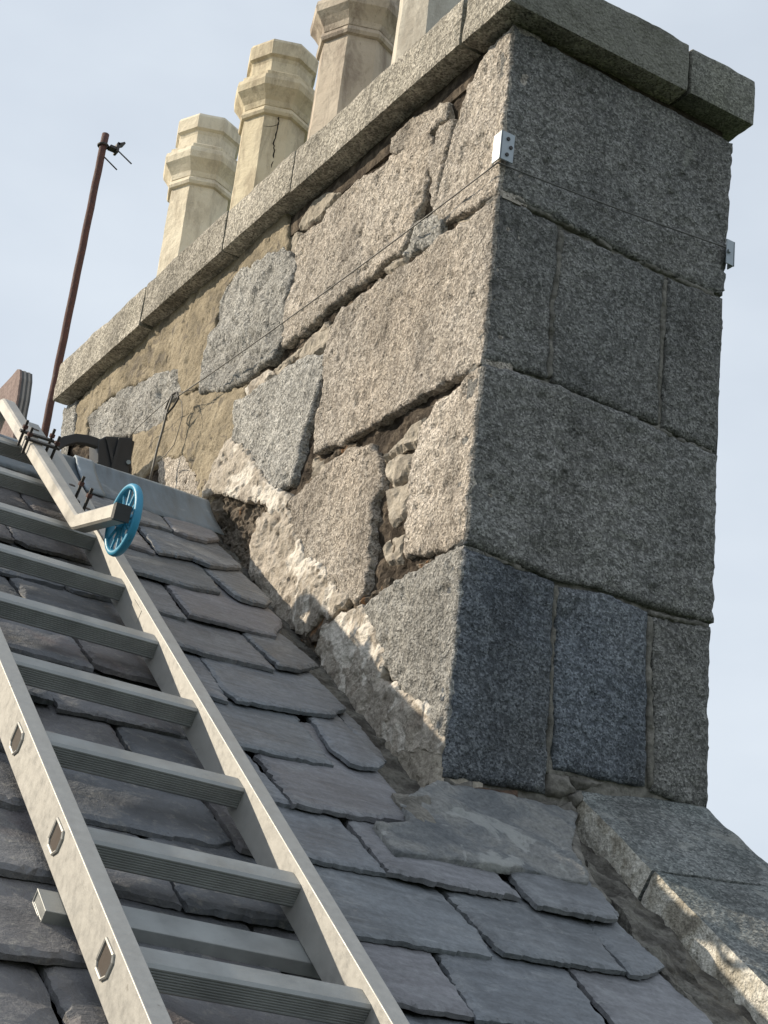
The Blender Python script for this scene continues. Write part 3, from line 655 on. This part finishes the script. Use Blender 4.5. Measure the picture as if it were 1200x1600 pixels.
# cap stones
capx0, capy0, cz0 = -0.045, -0.048, 1.661
caps = [((capx0, capy0), (0.441, 0.135), 1.790, 'cap', None), ((0.447, capy0), (0.636, 0.33), 1.784, 'cap_green', None),
        ((capx0, 0.147), (0.29, 0.915), 1.793, 'cap', None), ((capx0, 0.920), (0.29, 1.30), 1.800, 'cap', None),
        ((capx0, 1.305), (0.29, 1.84), 1.806, 'cap', None), ((capx0, 1.845), (0.29, 2.53), 1.803, 'cap', None),
        ((0.296, 0.336), (0.636, 1.2), 1.79, 'cap', None), ((0.296, 1.205), (0.636, 2.0), 1.79, 'cap', None), ((0.296, 2.005), (0.636, 2.53), 1.79, 'cap', None)]
for i, (a, b, zt, m, lab) in enumerate(caps):
    zl = cz0 + (0.0 if i < 2 else [0.0, 0.0, 0.004, 0.012, 0.012, 0.006, 0, 0, 0][i])
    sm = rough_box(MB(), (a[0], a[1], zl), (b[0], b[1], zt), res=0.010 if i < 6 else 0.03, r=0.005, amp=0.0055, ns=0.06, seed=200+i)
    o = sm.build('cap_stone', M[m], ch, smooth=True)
rough_box(MB(), (0.012, 0.012, 1.60), (0.60, 2.48, 1.668), res=0.03, r=0.01, amp=0.006, seed=231).build('bedding_mortar', M['core'], ch, smooth=True)
# cement haunching round the pots
rough_box(MB(), (0.06, 0.35, 1.75), (0.55, 2.45, 1.815), res=0.03, r=0.02, amp=0.01, seed=230).build('haunching', M['grey_mortar'], ch, smooth=True)

# cement fillet running down from the stack onto the slates
def cement():
    def hf(Q):
        v = Q[:, 1]; return 0.035+0.008*np.clip((v+0.20)/0.20, 0, 1)**2.0+0.003*np.sin(Q[:, 0]*21+v*30)
    o = roof([(614,1345),(640,1347),(690,1353),(740,1362),(790,1370),(832,1372),(872,1381),(915,1391)], 0.02)
    up = roof([(640,1290),(624,1254)], 0.03)
    poly = list(o)+roof([(912,1370),(890,1330)], 0.025)+[(0.285, -0.012), (0.15, -0.022), (0.0, -0.030), (-0.03, -0.03)]+[up[1], up[0]]+roof([(582,1294)], 0.02)
    slab(MB(), F_ROOF, poly, hfun=hf, depth=0.014, res=0.008, amp=0.006, ns=0.07, edge=0.003, drop=0.0015, jag=0.004, seed=300, octaves=6).build('cement_fillet', M['fillet'], rf, smooth=True)
    q = roof([(955,1412),(932,1404),(915,1388),(895,1340),(880,1300),(900,1292),(908,1330),(925,1368)], 0.022)
    slab(MB(), F_ROOF, q, base=0.026, depth=0.03, res=0.009, amp=0.004, ns=0.05, edge=0.008, drop=0.004, jag=0.002, seed=301).build('cement_fillet', M['grey_mortar'], rf, smooth=True)
cement()
slab(MB(), F_ROOF, roof([(618,1236),(648,1240),(690,1246),(668,1262),(690,1285),(672,1300),(650,1296),(640,1276),(626,1256)], 0.035), base=0.037, depth=0.03, res=0.006, amp=0.008, ns=0.04, edge=0.02, drop=0.006, jag=0.008, seed=310, octaves=5).build('mortar_smear', M['grey_mortar'], rf)

# ------------------------------------------------------------------ coping
cp = thing('gable_coping', 'sloping granite coping stones running down the roof edge from the chimney foot', 'coping', tuple(rp3(0.45, -0.3, -0.05)))
def tilt(p):
    off = p[:, 2]+(p[:, 0]-0.3)*0.10
    return np.outer(p[:, 0], X)+np.outer(p[:, 1], FD)+np.outer(off+RK, RN)
for i, (v0, v1) in enumerate([(-0.248, 0.075), (-0.92, -0.2515), (-1.7, -0.925)]):
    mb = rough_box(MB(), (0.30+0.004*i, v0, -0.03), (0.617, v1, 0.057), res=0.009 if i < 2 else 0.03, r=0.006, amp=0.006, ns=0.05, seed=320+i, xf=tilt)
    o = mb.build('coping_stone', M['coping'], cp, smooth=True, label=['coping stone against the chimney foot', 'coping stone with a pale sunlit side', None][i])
# rough masonry between the slates and the coping
def gutter_h(Q):
    t = np.clip((Q[:, 0]-0.16)/0.16, 0, 1); return 0.018-0.018*t
slab(MB(), F_ROOF, [(0.15, -1.7), (0.345, -1.7), (0.345, 0.06), (0.27, 0.0), (0.20, -0.25), (0.155, -0.5)], hfun=gutter_h, depth=0.05, res=0.010, amp=0.022, ns=0.045, edge=0.01, drop=0.0, jag=0.004, seed=330, octaves=5).build('verge_mortar', M['rubble_dark'], cp)
slab(MB(), F_ROOF, roof([(985,1330),(1012,1338),(1022,1352),(1008,1372),(990,1358)], 0.03), base=0.035, depth=0.06, res=0.007, amp=0.010, ns=0.03, edge=0.012, drop=0.012, jag=0.003, seed=331).build('mortar_lump', M['lichen_side'], cp)

# ------------------------------------------------------------------ chimney pots
def octo(mb, prof, ang, cap=False, wob=0.0, seed=0):
    vs = []; n = len(prof); sub = 3; m = 8*sub
    for r, z in prof:
        for k in range(8):
            a0 = ang+math.pi/8+k*math.pi/4; a1 = a0+math.pi/4
            p0 = np.array([math.cos(a0), math.sin(a0)])*r; p1 = np.array([math.cos(a1), math.sin(a1)])*r
            for j in range(sub):
                p = p0+(p1-p0)*j/sub; vs.append((p[0], p[1], z))
    f = []
    for i in range(n-1):
        for k in range(m): f.append((i*m+k, i*m+(k+1) % m, (i+1)*m+(k+1) % m, (i+1)*m+k))
    vs = np.array(vs)
    if wob: vs = vs+wob*np.c_[fbm(vs/0.06+seed, seed, 3), fbm(vs/0.06+seed+9, seed+1, 3), 0.6*fbm(vs/0.06+seed+19, seed+2, 3)]
    return mb.add(vs, f)
def pot(y, H, m, label, seed, s=1.0, crack=False, x=0.305, lean=0.0):
    base = np.array([x, y, 1.785]); t = thing('chimney_pot', label, 'chimney pot', tuple(base), 'octagonal chimney pots in a row on the stack')
    ang = math.radians(-111)
    T0 = base-np.array([0, 0, 0])
    def place(mb, name, mt):
        v = np.concatenate(mb.v); v[:, 0] -= lean*v[:, 2]; mb.v = [v+T0]; return mb.build(name, mt, t, origin=tuple(base), bevel=0.0)
    zs = np.linspace(0, H-0.285, 30)
    place(octo(MB(), [(s*(0.118-0.010*min(1, z/0.6)), z) for z in zs], ang, wob=0.0025, seed=seed), 'shaft', m)
    h = H-0.285
    place(octo(MB(), [(s*.108, h-.004), (s*.117, h), (s*.121, h+.010), (s*.118, h+.022), (s*.110, h+.030), (s*.112, h+.034)], ang, wob=0.0015, seed=seed+1), 'ring', m)
    place(octo(MB(), [(s*.112, h+.032), (s*.117, h+.050), (s*.131, h+.072), (s*.145, h+.090), (s*.149, h+.112), (s*.146, h+.128), (s*.131, h+.138), (s*.132, h+.150), (s*.122, h+.158), (s*.104, h+.166)], ang, wob=0.002, seed=seed+2), 'collar', m)
    place(octo(MB(), [(s*.106, h+.162), (s*.106, h+.205), (s*.110, h+.218), (s*.120, h+.226), (s*.122, h+.272), (s*.115, h+.285), (s*.092, h+.285), (s*.088, h+.10), (s*.088, h-.2)], ang, wob=0.002, seed=seed+3), 'rim', m)
    if crack:
        path = [(436, 182), (434, 200), (428, 225), (429, 240), (424, 262)]
        a = ang; N = np.array([math.cos(a), math.sin(a), 0]); k = N@base + s*0.109*math.cos(math.pi/8)+0.0015
        pts = [hit(px, py, N, k)+np.array([-lean*0.6, 0, 0])*0 for px, py in path]
        pts2 = []
        for a0, b0 in zip(pts, pts[1:]):
            for j in range(5): pts2.append(a0+(b0-a0)*j/5+np.array([rs.uniform(-.003, .003), 0, 0]))
        pts2.append(pts[-1])
        MB().tube(pts2, [0.0022*rs.uniform(.5, 1.3) for _ in pts2], 5).build('crack', M['soot'], t)
        p3 = [hit(px, py, N, k) for px, py in ((412, 197), (420, 198), (428, 197), (436, 194))]
        MB().tube(p3, 0.0013, 4).build('crack', M['soot'], t)
    return t
pot(2.418, 1.030, M['pot_cream'], 'cream octagonal chimney pot furthest left, nearest the leaning pole', 500, lean=0.012)
pot(1.865, 1.015, M['pot_yellow'], 'yellowish octagonal chimney pot with a long vertical crack in its shaft', 510, crack=True, lean=0.012)
pot(1.352, 1.015, M['pot_dirty'], 'sooty stained octagonal chimney pot whose rim leaves the top of the picture', 520, s=1.06, lean=0.0)
pot(0.88, 1.10, M['pot_grey'], 'greyish chimney pot furthest right, only its shaft in view above the cap', 530, s=1.06)

# ------------------------------------------------------------------ ladder
ld = thing('roof_ladder', 'aluminium ladder lying on the slates with a ridge hook and blue wheel', 'ladder', tuple(rp3(-0.73, -1.0, 0.04)))
XL = -0.893
def xr(v): return -0.560-0.018*(0.3-v)*0+0.022*(v+0.3)
VT = 1.30; VB = -1.75; O0, O1 = 0.045, 0.106
# left rail: web with flared rung ends, top and bottom flanges
def rail(xf, side, name):
    mb = MB(); n = 24; vs = []
    fl = 0.026
    prof = [(0, O0), (0, O1), (fl, O1), (fl, O1-.004), (.004, O1-.004), (.004, O0+.004), (fl, O0+.004), (fl, O0)]
    for i in range(n+1):
        v = VB+(VT-VB)*i/n
        for a, o in prof: vs.append(rp3(xf(v)+(a if side > 0 else -a), v, o))
    m = len(prof); f = []
    for i in range(n):
        for k in range(m):
            q = (i*m+k, (i+1)*m+k, (i+1)*m+(k+1) % m, i*m+(k+1) % m); f.append(q if side > 0 else q[::-1])
    f.append(tuple(range(m)) if side > 0 else tuple(range(m))[::-1]); f.append(tuple(n*m+k for k in range(m))[::-1] if side > 0 else tuple(n*m+k for k in range(m)))
    return mb.add(vs, f).build(name, M['alu'], ld, bevel=0.0012)
rail(lambda v: XL, 1, 'rail')
# right rail: web towards the left rail, top flange outwards to the right
mb = MB()
rail(xr, 1, 'rail')
RV = [-0.403+0.2675*k for k in range(-5, 7)]
def dsec(rv, g=0.0):
    # D section rung: flat top, ribbed lower face
    o0, o1 = 0.061-g, 0.094+g; v0, v1 = rv-0.019-g, rv+0.019+g
    return [(v1, o1), (v1, o0+.006), (v1-.006, o0), (v0+.010, o0), (v0, o0+.010), (v0, o1-.006), (v0+.005, o1)]
def rungprof(rv):
    o0, o1 = 0.061, 0.094; v0, v1 = rv-0.018, rv+0.018
    p = [(v1, o0), (v1, o1-.001), (v0+.004, o1-.0005), (v0, o1-.004)]
    ys = np.linspace(o1-.007, o0+.006, 7)
    for a in ys: p += [(v0, a+.0010), (v0+.0016, a+.0004), (v0+.0016, a-.0004), (v0, a-.0010)]
    p += [(v0, o0+.003), (v0+.003, o0)]
    return p
for rv in RV:
    pr = rungprof(rv); n = len(pr)
    x0, x1 = XL+0.0045, xr(rv)-0.0005
    mb = MB(); vs = [rp3(x0, a, b) for a, b in pr]+[rp3(x1, a, b) for a, b in pr]
    mb.add(vs, [(i, (i+1) % n, n+(i+1) % n, n+i) for i in range(n)]+[tuple(range(n))[::-1], tuple(range(n, 2*n))])
    rg = mb.build('rung', M['alu_rung'], ld)
    ds = dsec(rv); cen = np.mean(ds, 0)
    loop = [rp3(XL-0.0012, a, b) for a, b in ds]; loop = loop+[loop[0], loop[1]]
    MB().tube(loop, 0.0022, 6, cap=False).build('flared_end', M['alu'], rg)
    mb = MB(); mb.add([rp3(XL-0.0008, *(cen+(np.array(q)-cen)*0.93)) for q in ds], [tuple(range(len(ds)))]).build('hollow', M['dark_hole'], rg)
MB().box(rp3(xr(0.28)+0.0-0.0009, 0.28, 0.083), (X, FD, RN), (0.0010, 0.055, 0.026)).build('sticker', M['tube'], ld)
# box section bar across the back of the ladder, resting on the slates
mb = MB()
x0, x1 = -0.918, -0.535; v0, v1, o0, o1 = -0.788, -0.738, 0.0245, 0.0440
ring = [(v0, o0), (v0, o1), (v1, o1), (v1, o0)]; ir = [(v0+.003, o0+.003), (v0+.003, o1-.003), (v1-.003, o1-.003), (v1-.003, o0+.003)]
vs = [rp3(x0, *q) for q in ring]+[rp3(x1, *q) for q in ring]+[rp3(x0, *q) for q in ir]+[rp3(x0+.0015, *q) for q in ir]
f = [(i, i+4, (i+1) % 4+4, (i+1) % 4) for i in range(4)]+[(4, 5, 6, 7)]+[(i, (i+1) % 4, (i+1) % 4+8, i+8) for i in range(4)]+[(8+i, 8+(i+1) % 4, 12+(i+1) % 4, 12+i) for i in range(4)]+[(12, 13, 14, 15)]
mb.add(vs, f).build('stand_off_bar', M['alu_rung'], ld, bevel=0.001)

# ridge hook: bent square tube, plate, bolts, plug and wheel
HX = -0.60; hw = 0.0155
sq = [(hw, -hw+.004), (hw, hw-.004), (hw-.004, hw), (-hw+.004, hw), (-hw, hw-.004), (-hw, -hw+.004), (-hw+.004, -hw), (hw-.004, -hw)]
def arc(c, r, a0, a1, n): return [(c[0]+r*math.cos(a0+(a1-a0)*i/n), c[1]+r*math.sin(a0+(a1-a0)*i/n)) for i in range(n+1)]
oc = 0.124; bend = math.atan2(0.088, 0.183); rb = 0.05
path = [(1.445, -0.30), (1.445, 0.03)]+arc((1.395, oc-.05), 0.05, 0, math.pi/2, 10)+arc((0.600, oc+rb), rb, -math.pi/2, -math.pi/2-bend, 6)
lx, lo = path[-1]; dv, do = -math.cos(bend), math.sin(bend)
path.append((0.402, lo+do/abs(dv)*(lx-0.402)))
P3 = [rp3(HX, a, b) for a, b in path]
hook = MB().tube(P3, 0, prof=sq, up=(1, 0, 0)).build('ridge_hook', M['tube'], ld)
e = P3[-1]; d = (P3[-1]-P3[-2]); d = d/np.linalg.norm(d); pv = np.cross(d, X)
MB().box(e+d*0.006, (X, pv, d), (0.030, 0.030, 0.014)).build('end_plug', M['black'], hook)
# wheel on the right of the tube end, axle along the ridge
wc = e-d*0.050+X*0.027
def wpt(rad, a, dx): return wc+X*dx+rad*(math.cos(a)*d+math.sin(a)*pv)
wh = MB()
N = 48; tp = [(0.0585, -.004), (0.060, -.0075), (0.066, -.0075), (0.0685, -.005), (0.0695, 0), (0.0685, .005), (0.066, .0075), (0.060, .0075), (0.0585, .004)]
vs = []; f = []
for i in range(N):
    for rr, dx in tp: vs.append(wpt(rr, 2*math.pi*i/N, dx))
m_ = len(tp)
for i in range(N):
    for k in range(m_): f.append((i*m_+k, ((i+1) % N)*m_+k, ((i+1) % N)*m_+(k+1) % m_, i*m_+(k+1) % m_))
wheel = wh.add(vs, f).build('wheel', M['blue'], ld, smooth=True)
sp = MB()
for k in range(12):
    a = 2*math.pi*k/12; MB().tube([wpt(0.012, a, 0), wpt(0.0595, a, 0)], [0.0034, 0.0026], 6).build('spoke', M['blue'], wheel)
MB().tube([wc-X*0.012, wc+X*0.012], 0.0155, 16).build('hub', M['blue'], wheel)
MB().tube([wpt(0.030, 2*math.pi*i/32, 0) for i in range(33)], 0.0012, 5, cap=False).build('web', M['blue'], wheel)
MB().tube([wc-X*0.018, wc+X*0.018], 0.005, 8).build('axle', M['dark_steel'], wheel)
# flat perforated plate alongside the hook and the clamps that bolt it to the rail
PX = -0.545
mb = MB().box(rp3(PX, 1.03, 0.112), (X, FD, RN), (0.034, 0.66, 0.006)); plate = mb.build('hook_plate', M['alu_rung'], ld, bevel=0.001)
for v in (1.30, 1.24, 1.19, 0.9, 0.75):
    MB().tube([rp3(PX, v, 0.1135), rp3(PX, v, 0.1158)], 0.007, 12).build('plate_hole', M['dark_hole'], plate)
for v in (1.115, 1.06, 0.775, 0.70):
    cb = MB().box(rp3(-0.591 if v > 1 else -0.573, v, 0.1435 if v > 1 else 0.117), (X, FD, RN), (0.078 if v > 1 else 0.03, 0.014, 0.005)).build('clamp', M['dark_steel'], ld)
    for xx in ((-0.622, -0.560) if v > 1 else (-0.568,)):
        mb = MB().tube([rp3(xx, v, 0.110), rp3(xx, v, 0.170)], 0.0032, 8)
        mb.build('bolt', M['dark_steel'], cb)
        MB().tube([rp3(xx, v, 0.150), rp3(xx, v, 0.158)], 0.0060, 6).build('nut', M['rust'], cb)

# ------------------------------------------------------------------ leaning rusty pole
pa = hit(70, 674, Y, 2.75); pb = hit(165, 210, Y, 2.75)
ax = (pb-pa)/np.linalg.norm(pb-pa)
foot = pa-ax*0.9
po = thing('leaning_pole', 'thin rusty steel pole leaning behind the left end of the stack', 'pole', tuple(foot))
MB().tube([foot+(pb-foot)*i/40+0.0006*np.array([math.sin(i*1.9), math.cos(i*2.3), 0]) for i in range(41)], 0.0135, 14).build('pole', M['rust'], po, smooth=True)
q = pb-ax*0.05
MB().tube([q+0.018*(math.cos(a)*X+math.sin(a)*Y) for a in np.linspace(0, 2*math.pi, 25)], 0.0045, 6, cap=False).build('clamp_band', M['dark_steel'], po)
jaw = MB().box(q+X*0.034-Y*0.012-ax*0.004, (X, Y, ax), (0.030, 0.030, 0.010)); jaw.box(q+X*0.048-Y*0.012+ax*0.002, (X, Y, ax), (0.009, 0.034, 0.040))
jaw.box(q+X*0.058-Y*0.012+ax*0.022, (X+Z*0.7, Y, Z-X*0.7), (0.024, 0.034, 0.006)); jaw.build('clamp_jaw', M['dark_steel'], po)
MB().tube([q+X*0.060+Z*0.004, q+X*0.118-Z*0.026], 0.0026, 6).build('bolt', M['dark_steel'], po)
MB().tube([q+X*0.010-Z*0.042, q+X*0.068-Z*0.074], 0.0026, 6).build('bolt', M['dark_steel'], po)

# ------------------------------------------------------------------ board end showing at far left, behind the ridge
bd = thing('board_end', 'purplish board with rounded corner and layered edge behind the ridge at far left', 'board', tuple(hit(20, 690, Y, 1.9)))
BX = -0.354
bp = [(-60, 668), (0, 607), (18, 588), (27, 577), (31, 577), (31, 590), (27, 620), (22, 645), (20, 700), (18, 760), (-60, 800)]
BK = left(bp, BX)
M['board'] = earthy('purplish worn board', [(0.3, (0.20, 0.155, 0.145)), (0.6, (0.28, 0.22, 0.205)), (0.8, (0.25, 0.20, 0.19))], 10, 0.003)
M['ply'] = metal_mat('dark board layer', (0.10, 0.105, 0.11), 0.7, 0, 0.3); M['ply2'] = metal_mat('pale board layer', (0.30, 0.29, 0.28), 0.7, 0, 0.2)
for i in range(6):
    n = len(BK); x0_ = BX+0.0065*i; x1_ = x0_+0.0062; c0 = np.mean(BK, 0); s_ = 1.0 if i % 2 == 0 else 0.990
    v = [(x0_, c0[0]+(a-c0[0])*s_, c0[1]+(b-c0[1])*s_) for a, b in BK]+[(x1_, c0[0]+(a-c0[0])*s_, c0[1]+(b-c0[1])*s_) for a, b in BK]
    MB().add(v, [tuple(range(n)), tuple(range(n, 2*n))[::-1]]+[(k, n+k, n+(k+1) % n, (k+1) % n) for k in range(n)]).build('layer', M['board'] if i == 0 else (M['ply'] if i % 2 else M['ply2']), bd)

# ------------------------------------------------------------------ black bracket behind the ridge
YB = 1.36
def ph(px, py, y=YB): return hit(px, py, Y, y)
bk = thing('black_bracket', 'black plastic arm and box fixed behind the lead ridge beside the chimney', 'bracket', tuple(ph(150, 740)))
arm = [ph(*p) for p in [(80, 712), (88, 698), (100, 690), (118, 686), (135, 688), (148, 692), (160, 697)]]
MB().tube(arm, 0, prof=[(.010, -.012), (.010, .012), (-.010, .012), (-.010, -.012)], up=(0, -1, 0)).build('arm', M['black'], bk, bevel=0.002)
def plate_px(pts, y, th, name, m, par, **k):
    fr = [ph(a, b, y) for a, b in pts]; bkp = [p+np.array([0, th, 0]) for p in fr]; n = len(fr)
    ar = sum(pts[i][0]*pts[(i+1) % n][1]-pts[(i+1) % n][0]*pts[i][1] for i in range(n))
    ff = [tuple(range(n)), tuple(range(n, 2*n))[::-1]]+[(i, n+i, n+(i+1) % n, (i+1) % n) for i in range(n)]
    if ar > 0: ff = [t_[::-1] for t_ in ff]
    return MB().add(fr+bkp, ff).build(name, m, par, **k)
plate_px([(153, 688), (166, 681), (208, 684), (208, 700), (202, 740), (196, 748), (165, 742), (153, 722)], YB-0.012, 0.06, 'box', M['black'], bk, bevel=0.003)
plate_px([(186, 684), (191, 684), (178, 738), (172, 738)], YB-0.020, 0.006, 'rib', M['black'], bk)
plate_px([(166, 683), (170, 682), (182, 735), (177, 735)], YB-0.018, 0.005, 'rib', M['black'], bk)
MB().tube([ph(208, 690), ph(203, 715), ph(203, 738), ph(196, 746)], 0.004, 8).build('lug', M['black'], bk)
MB().tube([ph(201, 722, YB-.02), ph(201, 722, YB)], 0.006, 8).build('screw', M['galv'], bk)

# ------------------------------------------------------------------ guard wire, its corner plates and loop
def lp(px, py, x=-0.022): return hit(px, py, X, x)
def fp(px, py, y=-0.014): return hit(px, py, Y, y)
wr = thing('guard_wire', 'thin grey wire stretched round the chimney corner and tied to a loop', 'wire', tuple(fp(792, 235)))
def sag(a, b, n=24, s=0.006): return [a+(b-a)*i/n-Z*s*4*(i/n)*(1-i/n) for i in range(n+1)]
w0 = np.array([-0.016, -0.013, lp(790, 240)[2]])
MB().tube(sag(lp(274, 622, -0.045), w0, 30, 0.010), 0.0017, 6).build('side_wire', M['wire'], wr, smooth=True)
MB().tube(sag(w0, fp(1133, 386), 20, 0.004)+[fp(1145, 390), fp(1138, 394)], 0.0017, 6).build('end_wire', M['wire'], wr, smooth=True)
# the loop with its twisted tail
lc = lp(272, 620, -0.045)
loop = [lp(a, b, -0.045) for a, b in [(276, 613), (270, 616), (264, 626), (258, 640), (262, 646), (272, 634), (279, 622), (276, 613)]]
MB().tube(loop, 0.0032, 6).build('eye_loop', M['dark_steel'], wr, smooth=True)
MB().tube([lp(a, b, -0.045) for a, b in [(270, 618), (262, 640), (254, 672), (246, 700), (239, 730), (234, 752)]], 0.0034, 6).build('anchor_wire', M['wire'], wr, smooth=True)
MB().tube([lp(a, b, -0.040) for a, b in [(276, 618), (284, 628), (285, 650), (279, 672), (272, 695), (258, 712), (248, 718)]], 0.0012, 5).build('loose_end', M['wire'], wr, smooth=True)
MB().tube([lp(a, b, -0.040) for a, b in [(276, 614), (288, 612), (302, 609)]], 0.0012, 5).build('loose_end', M['wire'], wr, smooth=True)
MB().tube([lp(a, b, -0.040) for a, b in [(266, 622), (240, 645), (215, 668), (203, 682)]], 0.0012, 5).build('loose_end', M['wire'], wr, smooth=True)
zb = fp(795, 231)[2]
b1 = thing('corner_plate', 'small galvanised plate folded round the sunlit near corner of the stack', 'bracket', (-0.01, -0.01, zb))
def angle_plate(x, sgn, zb, par, wl_, wf, h):
    # wing on the long side and wing on the short side
    mb = MB().box(np.array([x-sgn*0.0125, wl_/2-0.016, zb]), (X, Y, Z), (0.003, wl_, h)); mb.build('side_wing', M['galv'], par, bevel=0.0008)
    mb = MB().box(np.array([x+sgn*(wf/2-0.0155), -0.0145, zb]), (X, Y, Z), (wf, 0.003, h)); mb.build('front_wing', M['galv'], par, bevel=0.0008)
angle_plate(0.0, 1, zb, b1, 0.030, 0.034, 0.068)
for dx, dz in ((0.002, 0.018), (0.002, -0.020), (0.010, 0.0)):
    MB().tube([np.array([dx, -0.0155, zb+dz]), np.array([dx, -0.0185, zb+dz])], 0.0042, 8).build('slot', M['dark_steel'], b1)
zb2 = fp(1130, 390)[2]
b2 = thing('corner_plate', 'small galvanised plate on the far right corner of the shaded side', 'bracket', (0.61, -0.01, zb2))
angle_plate(0.603, -1, zb2, b2, 0.020, 0.024, 0.062)
MB().tube([np.array([0.600, -0.0155, zb2]), np.array([0.600, -0.022, zb2])], 0.005, 8).build('bolt', M['galv'], b2)
